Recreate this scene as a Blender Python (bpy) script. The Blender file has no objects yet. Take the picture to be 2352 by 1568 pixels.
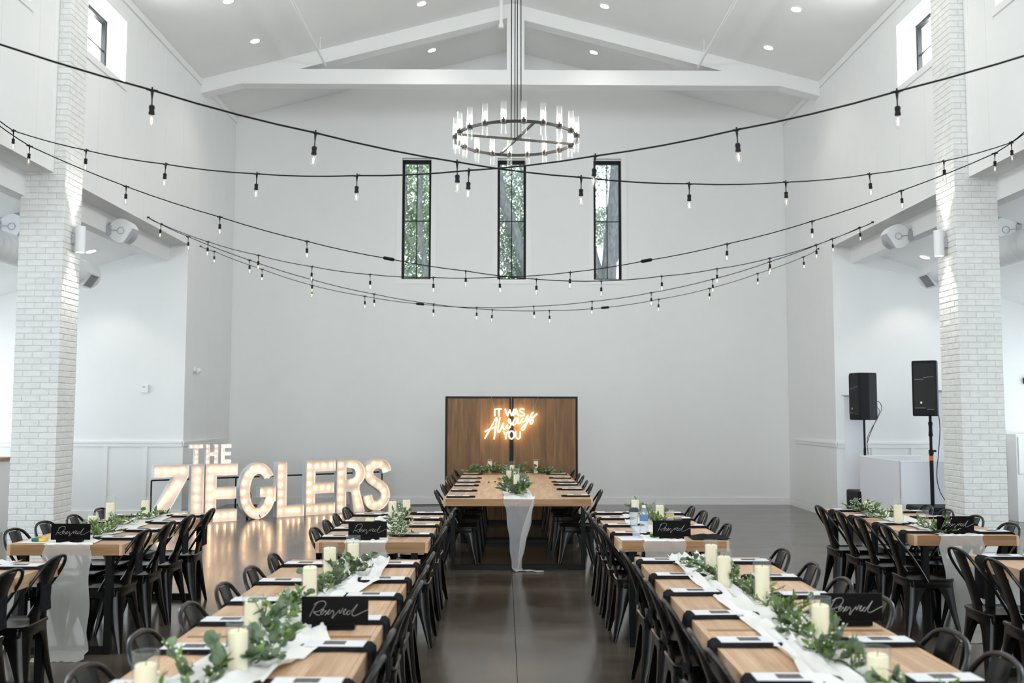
import bpy, math, random, json
from mathutils import Vector, Matrix
from mathutils.geometry import tessellate_polygon
random.seed(7)
PI = math.pi
sc = bpy.context.scene
col = sc.collection
R = random.Random(11)

# ------------------------------------------------------------------ camera
cd = bpy.data.cameras.new('camera'); cam = bpy.data.objects.new('camera', cd); col.objects.link(cam); sc.camera = cam
cd.sensor_width = 36; cd.lens = 2242.8 / 2352 * 36; cd.clip_end = 200
yaw, pit, rol = .0082, .0735, .0019
F = Vector((math.sin(yaw)*math.cos(pit), math.cos(yaw)*math.cos(pit), math.sin(pit)))
Rt = Vector((math.cos(yaw), -math.sin(yaw), 0)); U = Rt.cross(F)
R2 = Rt*math.cos(rol) + U*math.sin(rol); U2 = U*math.cos(rol) - Rt*math.sin(rol)
cam.matrix_world = Matrix(((R2.x, U2.x, -F.x, 0), (R2.y, U2.y, -F.y, 0), (R2.z, U2.z, -F.z, 1.679), (0, 0, 0, 1)))
cd.dof.use_dof = True; cd.dof.focus_distance = 8.6; cd.dof.aperture_fstop = 2.4

# ------------------------------------------------------------------ render look
sc.view_settings.view_transform = 'Standard'; sc.view_settings.look = 'None'
sc.view_settings.gamma = 1; sc.view_settings.exposure = 0.0; sc.view_settings.use_curve_mapping = False
cy = sc.cycles
cy.max_bounces = 7; cy.diffuse_bounces = 4; cy.glossy_bounces = 3; cy.transmission_bounces = 4; cy.transparent_max_bounces = 16
cy.caustics_reflective = False; cy.caustics_refractive = False; cy.sample_clamp_indirect = 6
cy.use_denoising = True; cy.use_adaptive_sampling = True; cy.adaptive_threshold = .03

# ------------------------------------------------------------------ world and lights
w = bpy.data.worlds.new('sky'); sc.world = w; w.use_nodes = True
bg = w.node_tree.nodes['Background']; bg.inputs[0].default_value = (.86, .94, 1, 1); bg.inputs[1].default_value = 2.4

def area(name, loc, rot, sx, sy, power, color):
    l = bpy.data.lights.new(name, 'AREA'); l.shape = 'RECTANGLE'; l.size = sx; l.size_y = sy; l.energy = power; l.color = color
    o = bpy.data.objects.new(name, l); col.objects.link(o); o.location = loc; o.rotation_euler = rot; o['kind'] = 'helper'; return o
def spot(name, loc, power, color, size=2.2, blend=.6, rot=(0, 0, 0), rad=.06):
    l = bpy.data.lights.new(name, 'SPOT'); l.energy = power; l.color = color; l.spot_size = size; l.spot_blend = blend; l.shadow_soft_size = rad
    o = bpy.data.objects.new(name, l); col.objects.link(o); o.location = loc; o.rotation_euler = rot; return o
DAY = (.95, .975, 1.0)
WARM = (1, .93, .84)
# daylight through the glazed doors at the back of the hall, the outer aisle windows and the clerestory windows
area('daylight_back_doors', (.10, -7.35, 2.5), (PI/2, 0, 0), 9.3, 4.7, 500, DAY)
area('added_gable_fill', (.10, -7.35, 6.2), (PI/2, 0, 0), 6.9, 1.8, 320, DAY)  # added fill lamp high behind the camera; the upper opening was cut for it
for sx, x in ((1, -9.0), (-1, 9.22)):
    for y, e in ((13.2, 66), (7.5, 88), (1.5, 92)):
        area('daylight_aisle_window', (x, y, 1.8), (0, -sx*PI/2, 0), 2.5, 4.4, 1.08* e*(1.02 if sx > 0 else .62), (.84, .92, 1.0))
CLER = [(11.55, 12.87), (8.85, 10.25), (5.9, 7.3), (2.9, 4.3), (-.1, 1.3)]
for sx, x in ((1, -5.5), (-1, 5.72)):
    for y0, y1 in CLER:
        area('daylight_clerestory', (x, (y0+y1)/2, 6.5), (0, -sx*(PI/2+.22), 0), .85, y1-y0, 94, DAY)

# ------------------------------------------------------------------ helpers
class MB:
    def __init__(s): s.v = []; s.f = []
    def add(s, vs, fs):
        n = len(s.v); s.v += [tuple(p) for p in vs]; s.f += [tuple(i+n for i in f) for f in fs]; return s
    def box(s, x0, x1, y0, y1, z0, z1):
        if x0 > x1: x0, x1 = x1, x0
        if y0 > y1: y0, y1 = y1, y0
        if z0 > z1: z0, z1 = z1, z0
        return s.add([(x0,y0,z0),(x1,y0,z0),(x1,y1,z0),(x0,y1,z0),(x0,y0,z1),(x1,y0,z1),(x1,y1,z1),(x0,y1,z1)],
                     [(0,3,2,1),(4,5,6,7),(0,1,5,4),(1,2,6,5),(2,3,7,6),(3,0,4,7)])
    def cbox(s, x0, x1, y0, y1, z0, z1, b=.004):
        """box with all edges chamfered"""
        xs = (x0, x1); ys = (y0, y1); zs = (z0, z1); vs = []; idx = {}
        for i in (0,1):
            for j in (0,1):
                for k in (0,1):
                    si, sj, sk = (b if i == 0 else -b), (b if j == 0 else -b), (b if k == 0 else -b)
                    for a in range(3):
                        p = [xs[i]+si, ys[j]+sj, zs[k]+sk]
                        p[a] = (xs[i], ys[j], zs[k])[a]
                        idx[(i,j,k,a)] = len(vs); vs.append(tuple(p))
        fs = []
        for a in range(3):
            for side in (0,1):
                o1, o2 = [q for q in range(3) if q != a]
                q = []
                for (m, n) in ((0,0),(1,0),(1,1),(0,1)):
                    t = [0,0,0]; t[a] = side; t[o1] = m; t[o2] = n; q.append(idx[(t[0],t[1],t[2],a)])
                fl = (side == 1) ^ (a == 1)
                fs.append(tuple(q) if fl else tuple(reversed(q)))
        for a in range(3):
            o1, o2 = [q for q in range(3) if q != a]
            for m in (0,1):
                for n in (0,1):
                    t0 = [0,0,0]; t0[o1] = m; t0[o2] = n; t1 = list(t0); t1[a] = 1
                    fs.append((idx[(*t0,o1)], idx[(*t1,o1)], idx[(*t1,o2)], idx[(*t0,o2)]))
        for i in (0,1):
            for j in (0,1):
                for k in (0,1): fs.append((idx[(i,j,k,0)], idx[(i,j,k,1)], idx[(i,j,k,2)]))
        return s.add(vs, fs)
    def tube(s, pts, r, n=8, closed=False, caps=True, ry=None):
        pts = [Vector(p) for p in pts]; m = len(pts); rings = []
        up = None
        for i, p in enumerate(pts):
            if closed: t = pts[(i+1) % m] - pts[(i-1) % m]
            else: t = pts[min(i+1, m-1)] - pts[max(i-1, 0)]
            t.normalize()
            if up is None:
                up = Vector((0,0,1)) if abs(t.z) < .9 else Vector((1,0,0))
            a = t.cross(up).normalized(); up2 = a.cross(t).normalized(); up = up2
            rr = r[i] if isinstance(r, (list, tuple)) else r
            q = ry if ry else rr
            rings.append([p + a*math.cos(k*2*PI/n)*rr + up2*math.sin(k*2*PI/n)*q for k in range(n)])
        vs = [v for rg in rings for v in rg]; fs = []
        for i in range(m if closed else m-1):
            j = (i+1) % m
            for k in range(n):
                l = (k+1) % n; fs.append((i*n+k, j*n+k, j*n+l, i*n+l))
        if not closed and caps:
            fs.append(tuple(range(n))); fs.append(tuple(reversed(range((m-1)*n, m*n))))
        return s.add(vs, fs)
    def lathe(s, prof, c=(0,0,0), n=16, axis='z'):
        vs = []; fs = []; m = len(prof)
        for r, z in prof:
            for k in range(n):
                a = k*2*PI/n; x, y = r*math.cos(a), r*math.sin(a)
                p = (x, y, z) if axis == 'z' else ((x, z, y) if axis == 'y' else (z, x, y))
                vs.append((c[0]+p[0], c[1]+p[1], c[2]+p[2]))
        for i in range(m-1):
            for k in range(n):
                l = (k+1) % n; fs.append((i*n+k, i*n+l, (i+1)*n+l, (i+1)*n+k))
        return s.add(vs, fs)
    def cyl(s, c, r, z0, z1, n=16, axis='z'):
        return s.lathe([(0.0001, z0), (r, z0), (r, z1), (0.0001, z1)], c, n, axis)
    def prism(s, poly, y0, y1, holes=()):
        """polygon in xz extruded along y, caps tessellated"""
        rings = [[Vector((p[0], p[1], 0)) for p in poly]] + [[Vector((p[0], p[1], 0)) for p in h] for h in holes]
        flat = [p for r in rings for p in r]; n = len(flat)
        tris = tessellate_polygon(rings)
        vs = [(p.x, y0, p.y) for p in flat] + [(p.x, y1, p.y) for p in flat]
        fs = [tuple(t) for t in tris] + [tuple(i+n for i in reversed(t)) for t in tris]
        k = 0
        for r in rings:
            m = len(r)
            for i in range(m):
                j = (i+1) % m; fs.append((k+i, k+j, k+j+n, k+i+n))
            k += m
        return s.add(vs, fs)
    def grid(s, fn, nu, nv):
        vs = [fn(i/(nu), j/(nv)) for i in range(nu+1) for j in range(nv+1)]
        fs = [(i*(nv+1)+j, (i+1)*(nv+1)+j, (i+1)*(nv+1)+j+1, i*(nv+1)+j+1) for i in range(nu) for j in range(nv)]
        return s.add(vs, fs)
    def mesh(s, name, mats, smooth=False):
        me = bpy.data.meshes.new(name); me.from_pydata(s.v, [], s.f)
        for m in (mats if isinstance(mats, (list, tuple)) else [mats]): me.materials.append(m)
        if smooth:
            me.polygons.foreach_set('use_smooth', [True]*len(me.polygons))
            try: me.set_sharp_from_angle(angle=math.radians(42))
            except Exception: pass
        me.update(); return me
    def build(s, name, mat, parent=None, smooth=False, loc=None):
        return link(name, s.mesh(name, mat, smooth), parent, loc)
CH = {}
def link(name, me, parent=None, loc=None, rot=None, scale=None):
    o = bpy.data.objects.new(name, me); col.objects.link(o)
    if parent: o.parent = parent; CH.setdefault(parent.name, []).append(o)
    if loc is not None: o.location = loc
    if rot is not None: o.rotation_euler = rot
    if scale is not None: o.scale = scale
    return o
def tag(o, label=None, cat=None, group=None, kind=None):
    if label: o['label'] = label
    if cat: o['category'] = cat
    if group: o['group'] = group
    if kind: o['kind'] = kind
    return o
def empty(name, loc=(0,0,0), rz=0):
    o = bpy.data.objects.new(name, None); col.objects.link(o); o.location = loc; o.rotation_euler = (0,0,rz); o.empty_display_size = .1; return o
def copy_tree(o, parent=None):
    c = o.copy(); col.objects.link(c)
    if parent: c.parent = parent; CH.setdefault(parent.name, []).append(c)
    for ch in list(CH.get(o.name, [])): copy_tree(ch, c)
    return c
def struct(o, label=None): o['kind'] = 'structure'; return o
def spline(pts, sub=6, closed=False):
    pts = [Vector(p) if len(p) == 3 else Vector((p[0], p[1], 0)) for p in pts]; out = []; n = len(pts)
    for i in range(n if closed else n-1):
        if closed: p0, p1, p2, p3 = pts[(i-1) % n], pts[i], pts[(i+1) % n], pts[(i+2) % n]
        else: p0, p1, p2, p3 = pts[max(i-1,0)], pts[i], pts[i+1], pts[min(i+2,n-1)]
        for k in range(sub):
            t = k/sub
            out.append(.5*((2*p1) + (p2-p0)*t + (2*p0-5*p1+4*p2-p3)*t*t + (3*p1-p0-3*p2+p3)*t**3))
    if not closed: out.append(pts[-1])
    return out

# ------------------------------------------------------------------ materials
def mat(name, base=(.8,.8,.8), rough=.5, metal=0, spec=.5, emit=None, es=0, trans=0, coat=0, sheen=0):
    m = bpy.data.materials.new(name); m.use_nodes = True; b = m.node_tree.nodes['Principled BSDF']
    b.inputs['Base Color'].default_value = (*base, 1); b.inputs['Roughness'].default_value = rough; b.inputs['Metallic'].default_value = metal
    b.inputs['Specular IOR Level'].default_value = spec
    if emit: b.inputs['Emission Color'].default_value = (*emit, 1); b.inputs['Emission Strength'].default_value = es
    if coat: b.inputs['Coat Weight'].default_value = coat; b.inputs['Coat Roughness'].default_value = .12
    return m
def nodes(m): return m.node_tree.nodes, m.node_tree.links, m.node_tree.nodes['Principled BSDF']
def noise_color(m, c1, c2, scale=8, detail=4, coords='Object', stretch=(1,1,1), bump=0, bscale=None, rough=None, rnd=0):
    n, l, b = nodes(m)
    tc = n.new('ShaderNodeTexCoord'); mp = n.new('ShaderNodeMapping'); mp.inputs['Scale'].default_value = stretch
    l.new(tc.outputs[coords], mp.inputs[0])
    src = mp.outputs[0]
    if rnd:
        oi = n.new('ShaderNodeObjectInfo'); mu = n.new('ShaderNodeVectorMath'); mu.operation = 'SCALE'; mu.inputs['Scale'].default_value = 37
        cx = n.new('ShaderNodeCombineXYZ'); l.new(oi.outputs['Random'], cx.inputs[0]); l.new(oi.outputs['Random'], cx.inputs[1]); l.new(oi.outputs['Random'], cx.inputs[2])
        l.new(cx.outputs[0], mu.inputs[0]); ad = n.new('ShaderNodeVectorMath'); l.new(mp.outputs[0], ad.inputs[0]); l.new(mu.outputs[0], ad.inputs[1]); src = ad.outputs[0]
    tx = n.new('ShaderNodeTexNoise'); tx.inputs['Scale'].default_value = scale; tx.inputs['Detail'].default_value = detail; tx.inputs['Roughness'].default_value = .6
    l.new(src, tx.inputs['Vector'])
    cr = n.new('ShaderNodeValToRGB'); cr.color_ramp.elements[0].color = (*c1, 1); cr.color_ramp.elements[1].color = (*c2, 1)
    cr.color_ramp.elements[0].position = .32; cr.color_ramp.elements[1].position = .68
    l.new(tx.outputs['Fac'], cr.inputs[0]); out = cr.outputs[0]
    if rnd:
        hs = n.new('ShaderNodeHueSaturation'); mr = n.new('ShaderNodeMapRange'); mr.inputs['To Min'].default_value = 1-rnd; mr.inputs['To Max'].default_value = 1+rnd
        l.new(oi.outputs['Random'], mr.inputs[0]); l.new(mr.outputs[0], hs.inputs['Value']); l.new(out, hs.inputs['Color']); out = hs.outputs[0]
    l.new(out, b.inputs['Base Color'])
    if rough:
        m2 = n.new('ShaderNodeMapRange'); m2.inputs['To Min'].default_value = rough[0]; m2.inputs['To Max'].default_value = rough[1]
        l.new(tx.outputs['Fac'], m2.inputs[0]); l.new(m2.outputs[0], b.inputs['Roughness'])
    if bump:
        t2 = n.new('ShaderNodeTexNoise'); t2.inputs['Scale'].default_value = bscale or scale*4; t2.inputs['Detail'].default_value = 5; l.new(src, t2.inputs['Vector'])
        bp = n.new('ShaderNodeBump'); bp.inputs['Strength'].default_value = bump; bp.inputs['Distance'].default_value = .01
        l.new(t2.outputs['Fac'], bp.inputs['Height']); l.new(bp.outputs[0], b.inputs['Normal'])
    return m
M = {}
M['wall'] = noise_color(mat('wall_paint', rough=.55, spec=.3), (.82,.82,.81), (.835,.835,.825), 3, bump=.04, bscale=120)
M['ceiling'] = noise_color(mat('ceiling_paint', rough=.7, spec=.2), (.87,.87,.855), (.89,.89,.875), 2)
M['trim'] = mat('trim_paint', (.84,.84,.83), .4)
M['brick'] = noise_color(mat('painted_brick', rough=.5, spec=.35), (.74,.74,.72), (.83,.83,.81), 9, rnd=.02, bump=.38, bscale=38)
M['mortar'] = mat('painted_mortar', (.70,.70,.68), .8)
M['steel_white'] = mat('white_sheet_metal', (.82,.83,.84), .35, .0)
M['floor'] = noise_color(mat('polished_concrete', rough=.16, spec=.42), (.034,.026,.019), (.128,.103,.078), 1.1, 10, stretch=(.7,1.5,1), rough=(.08,.30))
nf, lf, bf = nodes(M['floor']); bf.inputs['Coat Weight'].default_value = .08; bf.inputs['Coat Roughness'].default_value = .07
def wood(name, c1, c2, c3, along='y', rough=.45, rnd=.10, sc_=1.0):
    m = mat(name, rough=rough, spec=.35); n, l, b = nodes(m)
    tc = n.new('ShaderNodeTexCoord'); oi = n.new('ShaderNodeObjectInfo')
    mp = n.new('ShaderNodeMapping'); s = {'y': (9, .9, 9), 'x': (.9, 9, 9), 'z': (9, 9, .9)}[along]
    mp.inputs['Scale'].default_value = [q*sc_ for q in s]
    l.new(tc.outputs['Object'], mp.inputs[0])
    cx = n.new('ShaderNodeCombineXYZ')
    for k in range(3): l.new(oi.outputs['Random'], cx.inputs[k])
    mu = n.new('ShaderNodeVectorMath'); mu.operation = 'SCALE'; mu.inputs['Scale'].default_value = 53; l.new(cx.outputs[0], mu.inputs[0])
    ad = n.new('ShaderNodeVectorMath'); l.new(mp.outputs[0], ad.inputs[0]); l.new(mu.outputs[0], ad.inputs[1])
    t1 = n.new('ShaderNodeTexNoise'); t1.inputs['Scale'].default_value = 1.6; t1.inputs['Detail'].default_value = 6; t1.inputs['Distortion'].default_value = .7; l.new(ad.outputs[0], t1.inputs['Vector'])
    cr = n.new('ShaderNodeValToRGB'); e = cr.color_ramp.elements; e[0].color = (*c1,1); e[0].position = .3; e[1].color = (*c3,1); e[1].position = .72
    q = cr.color_ramp.elements.new(.5); q.color = (*c2,1); l.new(t1.outputs['Fac'], cr.inputs[0])
    mp2 = n.new('ShaderNodeVectorMath'); mp2.operation = 'MULTIPLY'; mp2.inputs[1].default_value = {'y': (6,.8,6), 'x': (.8,6,6), 'z': (6,6,.8)}[along]; l.new(ad.outputs[0], mp2.inputs[0])
    t2 = n.new('ShaderNodeTexNoise'); t2.inputs['Scale'].default_value = 3; t2.inputs['Detail'].default_value = 3; l.new(mp2.outputs[0], t2.inputs['Vector'])
    mx = n.new('ShaderNodeMix'); mx.data_type = 'RGBA'; mx.blend_type = 'MULTIPLY'; mx.inputs[0].default_value = .45
    c2r = n.new('ShaderNodeValToRGB'); c2r.color_ramp.elements[0].position = .35; c2r.color_ramp.elements[0].color = (.62,.55,.48,1); c2r.color_ramp.elements[1].position = .6; c2r.color_ramp.elements[1].color = (1,1,1,1)
    l.new(t2.outputs['Fac'], c2r.inputs[0]); l.new(cr.outputs[0], mx.inputs[6]); l.new(c2r.outputs[0], mx.inputs[7])
    hs = n.new('ShaderNodeHueSaturation'); mr = n.new('ShaderNodeMapRange'); mr.inputs['To Min'].default_value = 1-rnd; mr.inputs['To Max'].default_value = 1+rnd
    l.new(oi.outputs['Random'], mr.inputs[0]); l.new(mr.outputs[0], hs.inputs['Value']); l.new(mx.outputs[2], hs.inputs['Color']); l.new(hs.outputs[0], b.inputs['Base Color'])
    return m
M['oak'] = wood('light_oak', (.56,.355,.215), (.69,.465,.30), (.78,.56,.385))
M['oak_x'] = wood('oak_end_board', (.26,.14,.06), (.36,.20,.095), (.45,.27,.14), along='x')
M['walnut'] = wood('stained_plank', (.135,.066,.024), (.205,.106,.039), (.285,.155,.062), along='z', rnd=.14)
M['black_metal'] = mat('black_steel', (.007,.007,.007), .4, 0, .18)
M['gunmetal'] = noise_color(mat('dark_lacquered_steel', rough=.22, metal=0, spec=.38), (.0035,.0033,.0035), (.008,.007,.006), 14, rough=(.16,.28))
M['black_plastic'] = mat('black_plastic', (.008,.008,.009), .5, 0, .18)
M['grille'] = mat('black_grille', (.008,.008,.008), .7)
M['black_cloth'] = noise_color(mat('black_linen', rough=.9, spec=.1), (.010,.010,.012), (.022,.022,.026), 30)
M['paper'] = mat('menu_paper', (.83,.84,.88), .6)
M['print'] = noise_color(mat('printed_grey', rough=.7), (.035,.033,.033), (.20,.19,.19), 120)
M['wax'] = mat('ivory_wax', (.92,.82,.60), .5); bw = M['wax'].node_tree.nodes['Principled BSDF']
bw.inputs['Subsurface Weight'].default_value = .25; bw.inputs['Subsurface Radius'].default_value = (.03,.02,.01)
M['wick'] = mat('wick', (.05,.04,.03), .9)
M['acrylic'] = mat('black_acrylic', (.004,.0035,.0035), .3, 0, .12)
M['ink'] = mat('white_ink', (.72,.70,.66), .5)
M['leafA'] = noise_color(mat('eucalyptus_leaf', rough=.5), (.075,.125,.065), (.17,.235,.14), 12, rnd=.3)
M['leafB'] = noise_color(mat('ruscus_leaf', rough=.35), (.055,.115,.020), (.15,.24,.05), 12, rnd=.3)
M['leafC'] = noise_color(mat('spring_leaf', rough=.4), (.10,.19,.02), (.24,.34,.07), 12, rnd=.3)
M['stem'] = mat('green_stem', (.09,.12,.04), .6)
M['petal'] = mat('white_blossom', (.82,.80,.70), .7)
M['neon'] = mat('neon_tube', (1,.9,.75), .4, emit=(1,.74,.40), es=17)
M['lamp_warm'] = mat('warm_bulb', (1,.85,.7), .3, emit=(1,.60,.31), es=27)
M['lamp_white'] = mat('lit_bulb', (1,1,1), .3, emit=(1,.90,.78), es=110)
M['lamp_disc'] = mat('downlight_lens', (1,1,1), .3, emit=(1,.95,.88), es=9)
M['filament'] = mat('glowing_filament', (1,.8,.5), .3, emit=(1,.62,.3), es=7)
M['letter_face'] = mat('marquee_face', (.80,.76,.72), .5)
M['letter_side'] = mat('marquee_side', (.80,.82,.85), .35)
M['bark'] = noise_color(mat('tree_bark', rough=.9), (.11,.12,.12), (.24,.25,.25), 6, stretch=(3,3,1))
M['treeleaf'] = noise_color(mat('tree_leaf', rough=.5), (.13,.21,.10), (.42,.55,.32), 5)
M['treeleaf2'] = noise_color(mat('tree_leaf_grey', rough=.5), (.14,.21,.15), (.45,.54,.42), 5)
M['ground'] = noise_color(mat('outdoor_ground', rough=.9), (.30,.33,.26), (.5,.52,.45), 2)
M['orange'] = mat('orange_band', (.75,.12,.02), .5)
M['navy'] = mat('navy_lid', (.012,.03,.07), .4)
M['blue_label'] = mat('blue_label', (.10,.22,.42), .5)
M['green_box'] = mat('green_box', (.01,.12,.06), .5)
M['yellow'] = mat('yellow_card', (.85,.55,.05), .5)
M['scrim'] = mat('stretch_scrim', (.80,.81,.86), .85, spec=.1)
M['chrome'] = mat('chrome', (.7,.7,.7), .15, 1)
M['black_gap'] = mat('joint_dark', (.03,.028,.026), .9)
M['grey'] = mat('grey_metal', (.45,.46,.48), .45, .4)
M['bronze'] = mat('bronze_bar', (.035,.03,.026), .35, .7)
def glass(name, tint=(1,1,1), refl=.5, body=.05, bodycol=(.9,.95,.95), ior=1.45):
    m = bpy.data.materials.new(name); m.use_nodes = True; n = m.node_tree.nodes; l = m.node_tree.links; n.clear()
    out = n.new('ShaderNodeOutputMaterial'); tr = n.new('ShaderNodeBsdfTransparent'); tr.inputs[0].default_value = (*tint,1)
    gl = n.new('ShaderNodeBsdfGlossy'); gl.inputs['Roughness'].default_value = .03
    lw = n.new('ShaderNodeLayerWeight'); lw.inputs[0].default_value = .5; pw = n.new('ShaderNodeMath'); pw.operation = 'POWER'; pw.inputs[1].default_value = 4; l.new(lw.outputs['Facing'], pw.inputs[0]); ml = n.new('ShaderNodeMath'); ml.operation = 'MULTIPLY_ADD'; ml.inputs[1].default_value = refl*2.2; ml.inputs[2].default_value = .03; l.new(pw.outputs[0], ml.inputs[0])
    mx = n.new('ShaderNodeMixShader'); l.new(ml.outputs[0], mx.inputs[0]); l.new(tr.outputs[0], mx.inputs[1]); l.new(gl.outputs[0], mx.inputs[2])
    df = n.new('ShaderNodeBsdfDiffuse'); df.inputs[0].default_value = (*bodycol,1)
    m2 = n.new('ShaderNodeMixShader'); m2.inputs[0].default_value = body; l.new(mx.outputs[0], m2.inputs[1]); l.new(df.outputs[0], m2.inputs[2])
    l.new(m2.outputs[0], out.inputs[0]); return m
M['glass'] = glass('clear_glass', (.975,.99,.985), .36, .05)
M['pane'] = glass('window_glass', (.93,.96,.96), .15, .0)
M['bulb_glass'] = glass('bulb_glass', (.97,.97,.97), .3, .05)
M['plastic_clear'] = glass('clear_plastic', (.95,.97,.98), .35, .15, (.85,.9,.95))
def gauze(name, col_, alpha, tlf=.4):
    m = bpy.data.materials.new(name); m.use_nodes = True; n = m.node_tree.nodes; l = m.node_tree.links; n.clear()
    out = n.new('ShaderNodeOutputMaterial'); tr = n.new('ShaderNodeBsdfTransparent')
    df = n.new('ShaderNodeBsdfDiffuse'); df.inputs[0].default_value = (*col_,1); tl = n.new('ShaderNodeBsdfTranslucent'); tl.inputs[0].default_value = (*col_,1)
    a = n.new('ShaderNodeMixShader'); a.inputs[0].default_value = tlf; l.new(df.outputs[0], a.inputs[1]); l.new(tl.outputs[0], a.inputs[2])
    b = n.new('ShaderNodeMixShader'); b.inputs[0].default_value = alpha; l.new(tr.outputs[0], b.inputs[1]); l.new(a.outputs[0], b.inputs[2]); l.new(b.outputs[0], out.inputs[0]); return m
M['gauze'] = gauze('white_gauze', (.88,.86,.82), .60)
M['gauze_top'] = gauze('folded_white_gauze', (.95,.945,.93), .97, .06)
M['gauze_sheer'] = gauze('sheer_gauze', (.93,.93,.95), .48)
# ================================================================== the hall
XL, XR, XC, YR, YE, ZE, ZA, ZB = -5.12, 5.34, .11, 18.27, 15.68, 7.27, 8.62, 4.39
Y0 = -7.0
fl = empty('floor'); fl['kind'] = 'structure'
MB().box(-8.8, 9.0, Y0, 18.6, -.2, -.02).build('sub_base', M['black_gap'], fl)
xs = [-8.8, -5.3, .09, 5.5, 9.0]; ys = [Y0, -1.2, 3.35, 7.9, 12.45, 17.0, 18.27]
for i in range(4):
    for j in range(6):
        MB().box(xs[i]+.002, xs[i+1]-.002, ys[j]+.002, ys[j+1]-.002, -.1, 0).build('slab', M['floor'], fl)

def slotted(mb, axis_x, thick0, thick1, a0, a1, z0, z1, holes):
    """wall running along one axis with rectangular holes (a, b, z0, z1)"""
    hs = sorted(holes); cur = a0
    def bx(p, q, r, s):
        if q-p < 1e-4 or s-r < 1e-4: return
        if axis_x: mb.box(p, q, thick0, thick1, r, s)
        else: mb.box(thick0, thick1, p, q, r, s)
    for (p, q, r, s) in hs:
        bx(cur, p, z0, z1); bx(p, q, z0, r); bx(p, q, s, z1); cur = q
    bx(cur, a1, z0, z1)
    return mb
WZ0, WZ1 = 6.09, 6.93
for side, xi, xo in (('left', XL, XL-.3), ('right', XR, XR+.3)):
    s = -1 if side == 'left' else 1
    wl = empty('wall_'+side); wl['kind'] = 'structure'
    m = MB(); slotted(m, False, xi, xo, Y0, YE, ZB, 7.36, [(a, b, WZ0, WZ1) for a, b in CLER]); m.box(xi, xo, YE+.03, YR+.3, 0, ZB).box(xi, xo, YE, YR+.3, ZB, 7.36); m.build('wall_body', M['wall'], wl)
    # painted vertical boards with fine joints
    y = YR - .57; edges = [YR-.005]
    while y > 8: edges.append(y); y -= .8
    t = .010
    for k in range(len(edges)-1):
        b, a = edges[k]-.0015, edges[k+1]+.0015
        zb = ZB if a < YE else .14
        if k == len(edges)-2: pass
        hit = [(p, q) for p, q in CLER if p < b and q > a]
        mm = MB()
        if not hit: mm.box(xi, xi-s*t, a, b, zb if a < YE < b or a > YE else ZB, 7.27)
        else:
            p, q = hit[0]; p -= .09; q += .09
            if a < p: mm.box(xi, xi-s*t, a, min(b, p), ZB, 7.27)
            if b > q: mm.box(xi, xi-s*t, max(a, q), b, ZB, 7.27)
            a2, b2 = max(a, p), min(b, q)
            if b2 > a2: mm.box(xi, xi-s*t, a2, b2, ZB, WZ0-.11); mm.box(xi, xi-s*t, a2, b2, WZ1+.09, 7.27)
        if a < YE < b:   # board that straddles the end of the opening
            mm = MB(); mm.box(xi, xi-s*t, a, YE, ZB, 7.27); mm.box(xi, xi-s*t, YE, b, .14, 7.27)
        mm.build('panel', M['wall'], wl)
    MB().box(xi, xi-s*.018, Y0, YE, ZB-.001, ZB+.02).build('bottom_edge', M['trim'], wl)
    # eave moulding
    tr = MB().box(xi-s*.011, xi-s*.035, Y0, YR, 7.17, 7.275).build('trim_%d' % (1 if s < 0 else 2), M['trim']); struct(tr)
    # header beam outside the wall line, aisle ceiling, aisle walls
    struct(MB().box(xo, xo+s*.18, Y0, YE, 4.12, 4.40).build('beam', M['wall']))
    sl = .32 if s < 0 else .345; xe = 3.38
    z1 = 4.40 - sl*xe
    pr = [(xo, 4.40), (xo+s*xe, z1), (xo+s*xe, z1+.15), (xo, 4.55)]
    struct(MB().prism(pr, Y0, YE+.2).build('ceiling_aisle_'+side, M['ceiling']))
    ow = xo+s*xe
    aw = empty('wall_aisle_'+side); aw['kind'] = 'structure'; AW = [(y-2.2, y+2.2, .55, 3.05) for y in (1.5, 7.5, 13.2)]
    slotted(MB(), False, ow, ow+s*.12, Y0, YE+.2, 0, 3.6, AW).build('wall_body', M['wall'], aw)
    for p, q, r, u in AW:
        m = MB(); x0, x1 = ow+s*.03, ow+s*.08
        m.box(x0, x1, p, q, r, r+.05).box(x0, x1, p, q, u-.05, u)
        for k in range(5): yy = p+(q-p)*k/4; m.box(x0, x1, max(p, yy-.025), min(q, yy+.025), r+.05, u-.05)
        m.build('window_frame', M['black_metal'], aw)
        MB().add([(ow+s*.055, p, r), (ow+s*.055, q, r), (ow+s*.055, q, u), (ow+s*.055, p, u)], [(0,1,2,3)]).build('pane', M['pane'], aw)
    we = empty('wall_aisle_end_'+side); we['kind'] = 'structure'
    MB().box(xi, ow, YE, YE+.2, 0, ZB).box(xo+s*.001, ow, YE, YE+.2, ZB, 4.5).build('wall_body', M['wall'], we)
    MB().box(xi+s*.002, ow, YE-.032, YE, 1.20, 1.228).box(xi+s*.002, ow, YE-.018, YE, 1.14, 1.20).build('rail', M['trim'], we)
    MB().box(xi+s*.002, ow, YE-.02, YE, 0, .13).build('base_board', M['trim'], we)
    for k in range(5):
        x = xi + s*(.585 + .63*k)
        MB().box(x-.035, x+.035, YE-.014, YE, .13, 1.14).build('batten', M['trim'], we)
    # rail along the solid stretch of the nave wall
    MB().box(xi-s*.010, xi-s*.040, YE-.03, 17.9, 1.20, 1.228).box(xi-s*.010, xi-s*.026, YE-.018, 17.9, 1.15, 1.20).build('rail', M['trim'], wl)
    struct(MB().box(xi-s*.011, xi-s*.03, YE-.005, YR, 0, .13).build('baseboard_'+side, M['trim']))
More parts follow.
